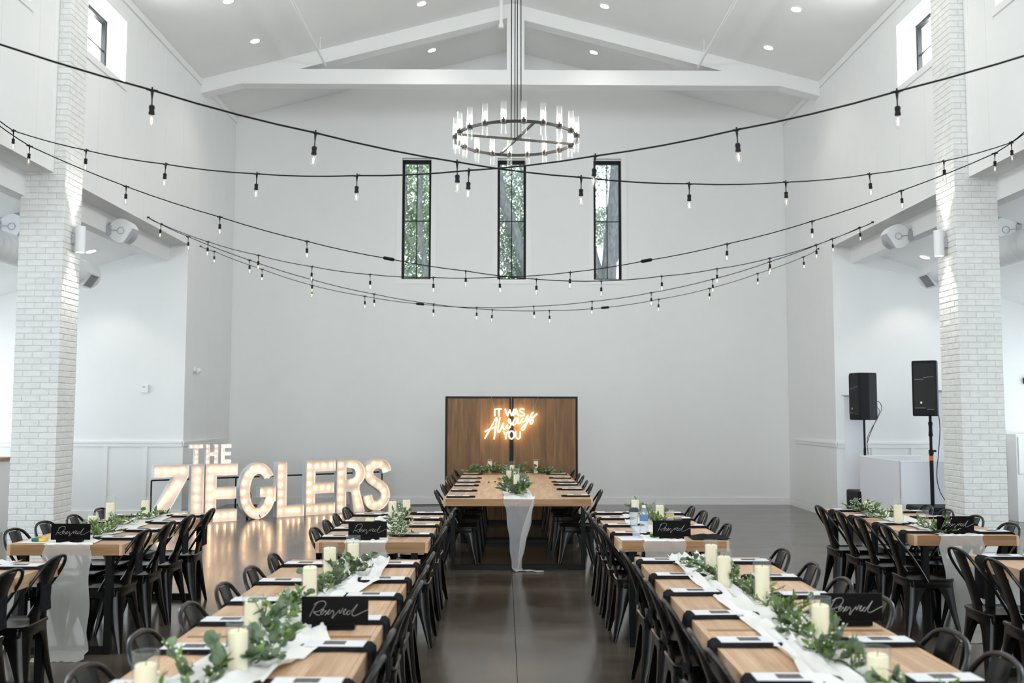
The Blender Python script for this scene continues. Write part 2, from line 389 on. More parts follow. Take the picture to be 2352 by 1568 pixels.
    # clerestory windows
    for k, (a, b) in enumerate(CLER):
        wn = empty('window_%d' % (4+k+(0 if s < 0 else 5))); wn['kind'] = 'structure'
        c = .085; q = .022
        mm = MB(); x0, x1 = xi-s*.0, xi-s*q
        mm.box(x0, x1, a-c, a, WZ0-c, WZ1+c); mm.box(x0, x1, b, b+c, WZ0-c, WZ1+c); mm.box(x0, x1, a, b, WZ1, WZ1+c); mm.box(x0, x1, a, b, WZ0-c, WZ0)
        mm.build('casing', M['trim'], wn)
        g0, g1 = xo+s*.005-s*.06, xo-s*.0
        mm = MB(); f = .05
        mm.box(g0, g1, a, a+f, WZ0, WZ1).box(g0, g1, b-f, b, WZ0, WZ1).box(g0, g1, a+f, b-f, WZ0, WZ0+f).box(g0, g1, a+f, b-f, WZ1-f, WZ1); mm.build('sash', M['black_metal'], wn)
        mm = MB(); ym = (a+b)/2; zm = (WZ0+WZ1)/2; xm = (g0+g1)/2
        mm.box(xm-.01, xm+.01, ym-.009, ym+.009, WZ0+f, WZ1-f).box(xm-.01, xm+.01, a+f, b-f, zm-.009, zm+.009).build('muntin', M['black_metal'], wn)
        for u0, u1 in ((a+f, ym), (ym, b-f)):
            for v0, v1 in ((WZ0+f, zm), (zm, WZ1-f)):
                MB().add([(xm, u0, v0), (xm, u1, v0), (xm, u1, v1), (xm, u0, v1)], [(0,1,2,3)]).build('pane', M['pane'], wn)
# rear wall with three tall slot windows
WIN = [(-1.94, -1.385), (-.13, .412), (1.69, 2.222)]; RZ0, RZ1 = 4.195, 6.515
wr = empty('wall_rear'); wr['kind'] = 'structure'
m = MB(); slotted(m, True, YR, YR+.3, XL-.3, XR+.3, 0, 7.25, [(a, b, RZ0, RZ1) for a, b in WIN])
m.prism([(XL-.3, 7.25), (XR+.3, 7.25), (XC, ZA+.06)], YR, YR+.3); m.build('wall_body', M['wall'], wr)
for a, b in WIN:   # faint board joints beside the windows
    pass
struct(MB().box(XL+.03, XR-.03, YR-.02, YR, 0, .13).build('baseboard_rear', M['trim']))
for k, (a, b) in enumerate(WIN):
    wn = empty('window_%d' % (k+1)); wn['kind'] = 'structure'; c = .10; q = YR-.014
    mm = MB().box(a-c, a, q, YR, RZ0-.0, RZ1+c).box(b, b+c, q, YR, RZ0, RZ1+c).box(a, b, q, YR, RZ1, RZ1+c).box(a-c, b+c, q, YR, RZ0-.085, RZ0)
    mm.build('casing', M['trim'], wn)
    f, t = .048, .075; y0, y1 = YR+.07, YR+.13
    MB().box(a, a+f, y0, y1, RZ0, RZ1-.02).box(b-f, b, y0, y1, RZ0, RZ1-.02).box(a+f, b-f, y0, y1, RZ1-.02-t, RZ1-.02).box(a+f, b-f, y0, y1, RZ0, RZ0+.028).build('sash', M['black_metal'], wn)
    MB().box(a, b, y0, y1, RZ1-.02, RZ1).build('head_filler', M['trim'], wn)
    xm = (a+b)/2; zm = 5.32; ym = (y0+y1)/2
    MB().box(xm-.009, xm+.009, ym-.012, ym+.012, RZ0+.02, RZ1-.09).build('muntin', M['black_metal'], wn)
    MB().box(a+f, b-f, ym-.011, ym+.011, zm-.009, zm+.009).build('muntin', M['black_metal'], wn)
    for u0, u1 in ((a+f, xm), (xm, b-f)):
        for v0, v1 in ((RZ0+.02, zm), (zm, RZ1-.09)):
            MB().add([(u0, ym, v0), (u1, ym, v0), (u1, ym, v1), (u0, ym, v1)], [(0,1,2,3)]).build('pane', M['pane'], wn)
# roof slopes
for nm, xa in (('ceiling_left_slope', XL-.3), ('ceiling_right_slope', XR+.3)):
    s = -1 if xa < 0 else 1; ze = ZA - .258*abs(xa-XC)
    struct(MB().prism([(xa, ze), (XC, ZA), (XC, ZA+.25), (xa, ze+.25)], Y0, YR+.3).build(nm, M['ceiling']))
# back wall behind the photographer, with its glazed opening and an upper one added for the gable lamp
m = MB(); slotted(m, True, Y0-.2, Y0, -8.9, 9.1, 0, 5.2, [(-4.6, 4.8, .1, 4.9)]); slotted(m, True, Y0-.2, Y0, -8.9, 9.1, 5.2, 7.3, [(-3.4, 3.6, 5.2, 7.15)]); m.prism([(XL-.3, 7.3), (XR+.3, 7.3), (XC, ZA+.06)], Y0-.2, Y0)
wb = empty('wall_back'); wb['kind'] = 'structure'; m.build('wall_body', M['wall'], wb)
m = MB()
for x0, x1, z0, z1, n in ((-4.6, 4.8, .1, 4.9, 8), (-3.4, 3.6, 5.2, 7.15, 6)):
    for k in range(n+1): xx = x0+(x1-x0)*k/n; m.box(max(x0, xx-.03), min(x1, xx+.03), Y0-.13, Y0-.07, z0, z1)
    for zz in (z0+.03, (z0+z1)/2, z1-.03): m.box(x0, x1, Y0-.125, Y0-.075, zz-.03, zz+.03)
    MB().add([(x0, Y0-.1, z0), (x1, Y0-.1, z0), (x1, Y0-.1, z1), (x0, Y0-.1, z1)], [(0,1,2,3)]).build('pane', M['pane'], wb)
m.build('window_frame', M['black_metal'], wb)
# truss
tr = empty('roof_truss'); tr['kind'] = 'structure'
ya, yb = 16.10, 16.36
MB().box(XL, XR, ya, yb, 7.205, 7.46).build('bottom_chord', M['trim'], tr)
for s, xe in ((-1, XL), (1, XR)):
    z = lambda x: ZA - .258*abs(x-XC)
    MB().prism([(xe, z(xe)-.24), (XC, ZA-.24), (XC, ZA), (xe, z(xe))], ya+.002, yb-.002).build('rafter', M['trim'], tr)
MB().box(.035, .33, ya-.004, yb, 7.46, 8.42).build('king_post', M['trim'], tr)
# sprinkler pipes
for s, x in ((-1, -3.02), (1, 3.27)):
    t = empty('sprinkler_pipe', (x, 0, 0)); tag(t, 'thin white sprinkler pipe under the %s roof slope, ending at the truss' % ('letter-side' if s < 0 else 'speaker-side'), 'pipe', 'sprinkler pipes')
    zp = 7.52; MB().tube([(0, Y0+.1, zp), (0, 16.095, zp)], .022, 8).build('pipe', M['trim'], t, True)
    for y in (15.6, 12.9, 10, 7):
        MB().tube([(0, y, zp), (0, y, ZA-.258*abs(x-XC)+.02)], .006, 6).build('hanger', M['trim'], t)
t = MB().tube([(-.06, 15.3, 7.92), (-.06, 15.3, 8.60)], .028, 10).cyl((-.06, 15.3, 7.86), .04, 0, .07, 10).build('ceiling_drop_pipe', M['trim'], None, True)
tag(t, 'short white pipe hanging from the roof ridge beside the king post', 'pipe')

# ------------------------------------------------------------------ brick columns
bcache = {}
def brick_mesh(dx, dy, dz):
    k = (round(dx, 3), round(dy, 3), R.randrange(3))
    if k not in bcache:
        m = MB().cbox(-dx/2, dx/2, -dy/2, dy/2, -dz/2, dz/2, .0055); rr = random.Random(hash(k))
        m.v = [(x+rr.uniform(-.0016,.0016), y+rr.uniform(-.0016,.0016), z+rr.uniform(-.0018,.0018)) for x, y, z in m.v]
        bcache[k] = m.mesh('brick', M['brick'])
    return bcache[k]
def column(name, xo, xi, y0, y1, ztop, xwall):
    c = empty(name); c['kind'] = 'structure'; s = 1 if xi > xo else -1
    H = .0692; J = .0065; W = abs(xi-xo); D = y1-y0; q = .007
    MB().box(xo+s*q, xi-s*q, y0+q, y1-q, 0, ZB).box(xwall, xi-s*q, y0+q, y1-q, ZB, ztop).build('mortar', M['mortar'], c)
    rest = MB(); n = 0; k = 0; z = 0
    def put(a0, a1, b0, b1, z, part):
        # a: distance from the inner face outwards (x), b: depth from the front (y)
        x0, x1 = sorted((xi-s*a0, xi-s*a1)); 
        dx, dy = (x1-x0)-J, (b1-b0)-J
        if dx < .02 or dy < .02: return
        cx, cy_ = (x0+x1)/2, y0+(b0+b1)/2
        if a0 == 0: cx += s*J/2
        if b0 == 0: cy_ -= J/2
        if part:
            o = link('brick', brick_mesh(dx, dy, H-J), c, (cx, cy_, z+H/2), (0, R.uniform(-.004,.004), R.uniform(-.004,.004)))
        else: rest.cbox(cx-dx/2, cx+dx/2, cy_-dy/2, cy_+dy/2, z+J/2, z+H-J/2, .005)
    while z + H < ztop:
        up = z > ZB-.03; part = (.42 < z) and not up
        w = abs(xi-xwall) if up else W
        e = k % 2 == 0; h = .1
        if e:
            a = 0
            while a < w-.02: b = min(a+.2, w); put(a, b, 0, h, z, part); a = b
            b0 = h
            while b0 < D-.02: b1 = min(b0+.2, D); put(0, min(h, w), b0, b1, z, part); b0 = b1
        else:
            b0 = 0
            while b0 < D-.02: b1 = min(b0+.2, D); put(0, min(h, w), b0, b1, z, part); b0 = b1
            a = h
            while a < w-.02: b = min(a+.2, w); put(a, b, 0, h, z, part); a = b
        if not up:   # hidden outer and rear faces
            for b0 in (.1, .3): put(W-h, W, b0, min(b0+.2, D), z, False)
            put(h, h+.2, D-h, D, z, False)
        z += H; k += 1
    r = rest.build('brick_courses', M['brick'], c); r['kind'] = 'stuff'
    return c
column('column_left', -5.475, -4.968, 10.93, 11.385, 7.30, XL)
column('column_right', 5.652, 5.158, 10.985, 11.48, 7.24, XR)
for s, x in ((-1, XL), (1, XR)):
    y = 10.93 if s < 0 else 10.985
    struct(MB().box(x, x-s*.02, y-.10, y-.005, ZB, 7.17).build('trim_%d' % (3 if s < 0 else 4), M['trim']))

# ------------------------------------------------------------------ recessed lights
def canlight(loc, tilt, label, group):
    t = empty('recessed_light', loc); t.rotation_euler = (0, tilt, 0); tag(t, label, 'light', group)
    MB().lathe([(.072, -.001), (.072, -.006), (.092, -.006), (.094, .0)], n=24).build('trim_ring', M['trim'], t, True)
    MB().cyl((0,0,0), .071, -.004, -.0005, 24).build('lens', M['lamp_disc'], t)
A = math.atan(.258)
CL = [(-3.967, 13.64, 'nearest'), (-3.967, 15.15, 'farther'), (4.242, 13.79, 'nearest'), (4.242, 15.28, 'farther')]
names = {(-3.967, 13.64): 'round recessed light low on the letter-side roof slope, nearer one', (-3.967, 15.15): 'round recessed light low on the letter-side roof slope, beside the truss end',
         (4.242, 13.79): 'round recessed light low on the speaker-side roof slope, nearer one', (4.242, 15.28): 'round recessed light low on the speaker-side roof slope, beside the truss end',
         (-1.34, 15.27): 'round recessed light near the ridge on the letter side, in front of the truss', (1.61, 15.30): 'round recessed light near the ridge on the speaker side, in front of the truss',
         (-1.323, 17.30): 'round recessed light seen through the truss on the letter side', (1.62, 17.31): 'round recessed light seen through the truss on the speaker side'}
for (x, y), lb in names.items():
    canlight((x, y, ZA-.258*abs(x-XC)-.001), A if x > XC else -A, lb, 'recessed lights in the roof slopes')
for x in (-3.967, -1.34, 1.61, 4.242):
    for y in (15.25, 11.3, 7.4, 3.5, -.4): spot('roof_spot', (x, y, ZA-.258*abs(x-XC)-.05), 34, WARM, 2.0, .7)
for s, y, lb in ((-1, 14.75, 'oval-looking recessed light in the letter-side aisle ceiling beyond the column'), (-1, 12.45, 'recessed light in the letter-side aisle ceiling on the outer side of the column'),
                 (1, 14.9, 'oval-looking recessed light in the speaker-side aisle ceiling beyond the column'), (1, 12.6, 'recessed light in the speaker-side aisle ceiling on the outer side of the column')):
    x = -6.28 if s < 0 else 6.50; xo = XL-.3 if s < 0 else XR+.3
    z = 4.40 - (.32 if s < 0 else .345)*abs(x-xo)
    canlight((x, y, z-.002), -.31 if s < 0 else .33, lb, 'recessed lights in the aisle ceilings')
    spot('aisle_spot', (x, y+ (.1 if y > 14 else 0), z-.06), 24 if y > 14 else 14, WARM, 1.75, .5)
# column sconces
for s, x, y in ((-1, -4.965, 11.16), (1, 5.155, 11.23)):
    t = empty('wall_sconce', (x, y, 3.665)); tag(t, 'white cylindrical up-and-down wall light on the %s brick column' % ('letter-side' if s < 0 else 'speaker-side'), 'wall light', 'column wall lights')
    d = -s
    MB().lathe([(.048, .15), (.056, .15), (.056, -.15), (.048, -.15)], (d*.088, 0, 0), 24).build('shade', M['steel_white'], t, True)
    MB().box(0, d*.04, -.03, .03, -.05, .05).build('bracket', M['grey'], t)
    MB().cyl((d*.088, 0, 0), .047, .11, .118, 20).build('lens', M['lamp_disc'], t)
    MB().cyl((d*.088, 0, 0), .047, -.142, -.135, 20).build('lens', M['lamp_disc'], t)
    spot('sconce_up', (x+d*.088, y, 3.665+.16), 38, WARM, 1.2, .5, (PI, 0, 0), .03)
    spot('sconce_down', (x+d*.088, y, 3.665-.16), 44, WARM, 1.2, .5, (0, 0, 0), .03)
# ducts
for s, x, z, yend in ((-1, -6.02, 3.655, 14.1), (1, 6.20, 3.69, 14.1)):
    t = empty('ventilation_duct', (x, 0, z)); tag(t, 'round white spiral ventilation duct along the %s aisle ceiling' % ('letter-side' if s < 0 else 'speaker-side'), 'duct', 'aisle ducts')
    pr = [(.19, Y0+.1)]; y = 2.0
    while y < yend-.1: pr += [(.19, y), (.1915, y+.006), (.19, y+.012)]; y += .16
    pr += [(.19, yend-.03), (.18, yend-.008), (.15, yend), (.001, yend)]
    MB().lathe(pr, n=28, axis='y').build('duct_body', M['steel_white'], t, True)
    g = MB(); ang = -s  # grille frame on the lower nave side
    c, sn = math.cos(-.62), math.sin(-.62); d = -s
    def loc(u, v, o):   # u along y, v around, o outwards
        nx, nz = d*c, sn; tx, tz = d*-sn, c
        return (nx*(.182+o)+tx*v, yend-.32+u, nz*(.182+o)+tz*v)
    def gb(mb, u0, u1, v0, v1, o0, o1):
        p = [loc(u, v, o) for o in (o0, o1) for (u, v) in ((u0, v0), (u1, v0), (u1, v1), (u0, v1))]
        mb.add(p, [(0,3,2,1), (4,5,6,7), (0,1,5,4), (1,2,6,5), (2,3,7,6), (3,0,4,7)])
    gb(g, -.15, .15, -.11, -.095, -.02, .03); gb(g, -.15, .15, .095, .11, -.02, .03); gb(g, -.15, -.135, -.095, .095, -.02, .03); gb(g, .135, .15, -.095, .095, -.02, .03)
    fr = g.build('grille_frame', M['steel_white'], t)
    g = MB(); gb(g, -.135, .135, -.095, .095, .0, .004); g.build('grille_back', M['black_gap'], fr)
    for k in range(9):
        g = MB(); u = -.12+.03*k; gb(g, u-.006, u+.006, -.095, .095, .008, .024); g.build('louvre', M['grey'], fr)
# drum shaped fixtures on the header beams
for s, x, y, z, lb in ((-1, -5.22, 13.3, 4.15, 'white drum-shaped wall speaker on the letter-side beam beyond the column'), (1, 5.44, 13.4, 4.13, 'white drum-shaped wall speaker on the speaker-side beam beyond the column'),
                   (-1, -6.17, 12.25, 4.0, 'white drum-shaped speaker under the letter-side aisle ceiling at the outer edge of the column'), (1, 6.36, 12.3, 4.01, 'white drum-shaped speaker under the speaker-side aisle ceiling at the outer edge of the column')):
    t = empty('wall_speaker', (x, y, z)); tag(t, lb, 'speaker', 'drum speakers on the beams')
    d = -s; r = .165
    def sect(a0, a1, r, k=14): return [(r*math.cos(a0+(a1-a0)*i/k)*d, r*math.sin(a0+(a1-a0)*i/k)) for i in range(k+1)]
    MB().prism(sect(.25, 2*PI-1.35, r, 26), -.11, .11).build('housing', M['steel_white'], t)
    MB().prism([(0, -.0)]+sect(-1.33, .23, r*.985), -.085, .085).build('speaker_grille', M['grey'], t)
    MB().tube([(d*.045*math.cos(a*PI/8), -.114, .045*math.sin(a*PI/8)) for a in range(16)], .005, 6, True).build('pivot_ring', M['grey'], t, True)
    MB().tube([(-d*.05, -.118, 0), (-d*.13, -.118, .01)], .006, 6).box(-d*.13, -d*.20, -.12, .12, -.06, .07).build('bracket', M['grey'], t)
# small wall things
t = empty('thermostat', (-5.73, YE, 2.06)); tag(t, 'small white thermostat box on the aisle end wall beyond the column', 'thermostat')
MB().cbox(-.05, .05, -.035, 0, -.065, .065, .006).build('cover', M['trim'], t); MB().box(-.035, .0, -.037, -.034, .015, .045).build('display', M['grey'], t)
t = empty('security_camera', (XL+.012, 16.15, 2.38)); tag(t, 'small white ball security camera high on the letter-side wall', 'camera')
MB().cyl((0,0,0), .05, 0, .03, 16, 'x').build('mount', M['trim'], t, True)
MB().lathe([(.001, -.05), (.035, -.036), (.05, 0), (.035, .036), (.001, .05)], (.07, -.02, -.01), 16).build('camera_body', M['steel_white'], t, True)
t = empty('exit_sign', (8.5, YE-.03, 2.22)); tag(t, 'small black box sign on the aisle wall at the picture edge', 'sign'); MB().cbox(-.13, .13, -.02, .03, -.05, .05, .005).build('housing', M['black_plastic'], t)
t = empty('storage_cabinet', (8.40, YE-.04, 0)); tag(t, 'white storage cabinet with black pull beyond the speaker-side column', 'cabinet')
MB().cbox(-.36, .36, -.30, 0, 0, 1.37, .004).build('carcass', M['trim'], t)
for x0, x1 in ((-.33, -.12), (-.105, .33)):
    d = MB().cbox(x0, x1, -.318, -.302, .75 if x0 < -.2 else .12, 1.33 if x0 < -.2 else 1.2, .003).build('door', M['trim'], t)
    MB().box(x1-.05, x1-.038, -.345, -.318, .98, .99).box(x1-.05, x1-.038, -.345, -.318, 1.09, 1.10).box(x1-.05, x1-.038, -.352, -.342, .98, 1.10).build('handle', M['black_metal'], d)
t = empty('bar_counter', (-8.0, 13.9, 0)); tag(t, 'white bar counter with oak top at the picture edge behind the column', 'counter')
MB().box(-.75, .93, -.25, .25, 0, 1.0).build('body', M['trim'], t); MB().cbox(-.78, .97, -.3, .3, 1.0, 1.045, .004).build('counter_top', M['oak_x'], t)
t = tag(MB().cbox(-7.16, -7.06, 13.7, 13.74, 1.046, 1.165, .003).build('picture_frame', M['print']), 'small dark picture standing on the oak bar top', 'picture')

# ------------------------------------------------------------------ outdoors behind the rear windows
g = MB().box(-40, 40, 18.7, 90, -.4, -.3).build('ground_outside', M['ground']); g['kind'] = 'structure'
def tree(label, x, y, trunk, branches, crown, leafmat, nleaf, seed):
    rr = random.Random(seed); t = empty('tree', (x, y, -.3)); tag(t, label, 'tree', 'trees outside the rear windows')
    pts = spline(trunk[0], 5); n = len(pts); r0, r1 = trunk[1]
    MB().tube(pts, [r0+(r1-r0)*i/(n-1) for i in range(n)], 10).build('trunk', M['bark'], t, True)
    for b, ra, rb in branches:
        p = spline(b, 5); n = len(p); MB().tube(p, [ra+(rb-ra)*i/(n-1) for i in range(n)], 7).build('branch', M['bark'], t, True)
    m = MB()
    for _ in range(nleaf):
        cx, cy_, cz, rx, ry, rz = rr.choice(crown)
        while True:
            p = Vector((rr.uniform(-1,1), rr.uniform(-1,1), rr.uniform(-1,1)))
            if p.length < 1: break
        c = Vector((cx+p.x*rx, cy_+p.y*ry, cz+p.z*rz)); a = Vector((rr.uniform(-1,1), rr.uniform(-1,1), rr.uniform(-1,1))).normalized(); b = a.orthogonal().normalized()
        L = rr.uniform(.03, .065)
        m.add([c-a*L, c+b*L*.45, c+a*L, c-b*L*.45], [(0,1,2,3)])
    m.build('foliage', leafmat, t)['kind'] = 'stuff'
tree('pale trunked tree with heavy upright trunk outside the rear window nearest the speakers', 2.80, 25.5, ([(0,0,0),(0,.0,3),(-.05,0,5.5),(.15,0,8),(.3,0,11)], (.27, .14)),
     [([(0,0,4.9),(-.45,0,6.2),(-.7,0,8.2)], .16, .06), ([(.05,0,6.0),(.5,.1,8),(.7,.2,10)], .15, .07), ([(-.1,-.1,5.2),(-.6,-.3,5.9),(-1.1,-.2,6.3)], .05, .02)],
     [(-.4,.9,8.8,1.4,1.2,1.0), (1.0,0,9.5,1.4,1.5,1.5), (-.2,1.6,7.2,.7,.8,.6)], M['treeleaf2'], 6500, 3)
tree('leaning forked tree outside the middle rear window', .72, 24.5, ([(.3,0,0),(.25,0,3),(.1,0,4.6),(-.35,0,6.3),(-.8,0,7.6),(-1.0,0,9.5)], (.20, .10)),
     [([(.0,0,4.9),(.2,.1,6.4),(.3,.1,8)], .12, .05), ([(-.2,0,5.8),(-.05,0,7.0),(-.4,0,8.6)], .07, .03), ([(.1,0,4.5),(-.5,-.2,5.5),(-.9,-.2,6.0)], .04, .015), ([(-.3,-.1,6.2),(.1,-.2,7.1),(.3,-.2,7.4)], .025, .01), ([(-.6,-.1,7.0),(-.9,-.2,6.7),(-1.2,-.2,7.0)], .02, .008), ([(.1,-.1,5.0),(.3,-.2,5.3),(.5,-.2,5.9)], .02, .008)],
     [(-.5,.8,7.7,1.0,.9,1.2), (-.1,1.3,6.3,.9,.8,.9), (-.3,1.5,5.2,1.0,.6,.6)], M['treeleaf2'], 17000, 4)
tree('slender leafy tree outside the rear window above the lit letters', -2.1, 24.0, ([(.25,0,0),(.2,0,3),(.25,0,5),(.0,0,6.6),(.05,0,9)], (.10, .06)),
     [([(-.35,0,4.0),(-.45,0,5.6),(-.35,0,7.4),(-.4,0,8.6)], .04, .03), ([(.2,0,5.2),(-.2,0,6.2),(-.5,.1,6.6)], .035, .02), ([(.2,0,4.4),(-.1,0,4.9),(-.6,.1,5.3)], .03, .015), ([(.1,-.1,5.9),(.35,-.2,6.5),(.5,-.2,7.2)], .02, .01), ([(.05,-.1,6.6),(-.2,-.2,7.2),(-.5,-.2,7.5)], .02, .008), ([(-.4,-.1,5.0),(-.2,-.2,5.5),(.1,-.2,5.7)], .015, .008)],
     [(-.2,.5,8.0,1.0,.7,1.1), (-.1,.9,6.6,1.0,.7,.8), (-.3,1.2,5.2,1.0,.6,.8)], M['treeleaf'], 14000, 5)
# ================================================================== tables
def make_table(w, L, label, loc, rz, planks, group):
    """long table; local origin at the middle of its near end, running along +y"""
    t = empty('dining_table', loc, rz); tag(t, label, 'table', group)
    H = .76; n = planks; w -= .044
    pw = w/n
    for k in range(n):
        x0 = -w/2 + pw*k
        MB().cbox(x0+.0002, x0+pw-.0002, .0205, L-.0205, H-.03, H, .0007).build('plank', M['oak'], t)
    for s in (-1, 1): MB().cbox(s*(w/2+.0005), s*(w/2+.022), .0, L, H-.076, H-.0004, .002).build('side_board', M['oak'], t)
    for y0 in (.0, L-.020): MB().cbox(-w/2, w/2, y0, y0+.0195, H-.076, H-.0006, .002).build('end_board', M['oak_x'], t)
    for y0 in ((.03, L-.085) if n < 8 else (.07, L-.13)):
        f = MB(); a = w/2-.055; q = .047
        f.cbox(-a, -a+q, y0, y0+q, 0, H-.079, .002); f.cbox(a-q, a, y0, y0+q, 0, H-.079, .002)
        f.cbox(-a+q, a-q, y0, y0+q, 0, .05, .002); f.box(-a+q, a-q, y0, y0+q, H-.0785, H-.0705)
        f.build('leg_frame', M['black_metal'], t)
    return t
ROW = {'A': 'letter-side outer row', 'B': 'letter-side inner row', 'C': 'speaker-side inner row', 'D': 'speaker-side outer row', 'H': 'wide head table'}
TB = []   # (row, position, centre x, y near, length, width)
G = 'long oak tables in the four rows'
for row, pos, x, y, L in (('A','rear',-3.065,6.93,2.14), ('A','front',-3.12,4.01,2.14), ('B','rear',-.94,7.06,2.14), ('B','middle',-.925,4.115,2.13), ('B','front',-.925,1.98,2.13),
                          ('C','rear',1.235,7.14,2.14), ('C','middle',1.245,4.235,2.13), ('C','front',1.245,2.10,2.13), ('D','rear',3.515,7.47,2.14), ('D','front',3.46,4.35,2.13)):
    make_table(.80, L, 'long pale oak table on black steel frame, %s table of the %s' % (pos, ROW[row]), (x, y, 0), 0, 5, G); TB.append((row, pos, x, y, L, .80))
for pos, x, y, L in (('near half', .157, 10.60, 2.33), ('far half', .172, 12.935, 2.28)):
    make_table(1.61, L, 'extra wide pale oak head table before the wooden backdrop, %s' % pos, (x, y, 0), -.006, 9, 'wide head table halves')

# ================================================================== chairs
def chair_proto():
    t = empty('metal_chair', (0,0,0))
    # seat, local +y is the front
    def rr(h, r, z, n=5):
        o = []
        for cx, cy_, a0 in ((h-r, h-r, 0), (-h+r, h-r, PI/2), (-h+r, -h+r, PI), (h-r, -h+r, 1.5*PI)):
            for i in range(n+1):
                a = a0 + PI/2*i/n; o.append((cx+r*math.cos(a), cy_+r*math.sin(a), z))
        return o
    m = MB(); rings = [rr(.10, .04, .436), rr(.155, .045, .440), rr(.174, .05, .449), rr(.181, .052, .444), rr(.180, .052, .430), rr(.174, .05, .425), rr(.175, .05, .385), rr(.172, .05, .378), rr(.168, .05, .385)]
    N = len(rings[0]); vs = [p for r in rings for p in r]
    fs = [(i*N+k, (i+1)*N+k, (i+1)*N+(k+1) % N, i*N+(k+1) % N) for i in range(len(rings)-1) for k in range(N)]
    fs = [tuple(reversed(f)) for f in fs]; fs.append(tuple(range(N))); m.add(vs, fs)
    m.build('seat', M['gunmetal'], t, True)
    # splat: pressed sheet panel from the seat to the hoop
    path = [(-.165,.435), (-.172,.50), (-.194,.575), (-.222,.66), (-.248,.735), (-.270,.79), (-.280,.815)]
    def sp(u, v):
        i = v*(len(path)-1); k = min(int(i), len(path)-2); f = i-k
        y = path[k][0]+(path[k+1][0]-path[k][0])*f; z = path[k][1]+(path[k+1][1]-path[k][1])*f
        hw = .060+.016*v; x = (u-.5)*2*hw
        return (x, y - .010*(1-(2*u-1)**2) + (.006 if abs(u-.5) > .45 else 0), z)
    m = MB().grid(sp, 8, 8); k = len(m.v); m2 = [(x, y+.004, z) for x, y, z in m.v]
    f0 = list(m.f); m.add(m2, [tuple(reversed(f)) for f in f0])
    # close the side edges
    for j in range(8):
        a, b = j, j+1; m.f.append((a, b, b+k, a+k)); a, b = 8*9+j, 8*9+j+1; m.f.append((b, a, a+k, b+k))
    m.build('splat', M['gunmetal'], t, True)
    h = [(.176,-.035,.425), (.184,-.075,.495), (.187,-.142,.60), (.183,-.203,.685), (.166,-.248,.755), (.128,-.274,.802), (.068,-.288,.824), (0,-.291,.829)]
    hp = h + [(-x, y, z) for x, y, z in reversed(h[:-1])]
    MB().tube(spline(hp, 3), .0105, 8).build('hoop', M['gunmetal'], t, True)
    lv = [(.425,.152),(.40,.150),(.38,.134),(.355,.115),(.32,.098),(.27,.083),(.20,.066),(.12,.050),(.05,.036),(0,.028)]
    for sx in (1, -1):
        for sy in (1, -1):
            vs = []; n = 7
            for thick in (0, .005):
                for z, w in lv:
                    f = 1-z/.425; g = f**1.15
                    ox = .172+.034*g; oy = .172+.044*g; r = min(.040, w*.62)
                    ox -= thick; oy -= thick; w2 = w-thick
                    P = [(ox-w2, oy-.001), (ox-w2*.5-r*.5, oy), (ox-r, oy), (ox-r*.3, oy-r*.3), (ox, oy-r), (ox, oy-w2*.5-r*.5), (ox-.001, oy-w2)]
                    vs += [(sx*x, sy*y, z) for x, y in P]
            m = MB(); K = len(lv); fs = []
            for layer in (0, 1):
                o = layer*K*n
                for i in range(K-1):
                    for k in range(n-1):
                        q = (o+i*n+k, o+i*n+k+1, o+(i+1)*n+k+1, o+(i+1)*n+k)
                        fs.append(q if (layer == 0) ^ (sx*sy < 0) else tuple(reversed(q)))
            o = K*n
            for i in range(K-1):
                fs.append((i*n, (i+1)*n, (i+1)*n+o, i*n+o)); fs.append((i*n+n-1, i*n+n-1+o, (i+1)*n+n-1+o, (i+1)*n+n-1))
            fs.append(tuple(range((K-1)*n, K*n)) + tuple(reversed(range(o+(K-1)*n, o+K*n))))
            m.add(vs, fs); m.build('leg', M['gunmetal'], t, True)
    m = MB()
    for a in ((1,1), (1,-1)):
        m.tube([(a[0]*.155, a[1]*.155, .33), (0, 0, .365), (-a[0]*.155, -a[1]*.155, .33)], .006, 6)
    m.build('cross_brace', M['gunmetal'], t, True)
    return t
first_chair = [None]
def place_chair(x, y, face, label):
    """face: +1 faces +x, -1 faces -x"""
    if first_chair[0] is None: c = first_chair[0] = chair_proto()
    else: c = copy_tree(first_chair[0])
    c.location = (x, y, 0); c.rotation_euler = (0, 0, (-PI/2 if face > 0 else PI/2) + R.uniform(-.05, .05)); tag(c, label, 'chair', 'black metal chairs')
ORD = ['first', 'second', 'third', 'fourth', 'fifth', 'sixth']
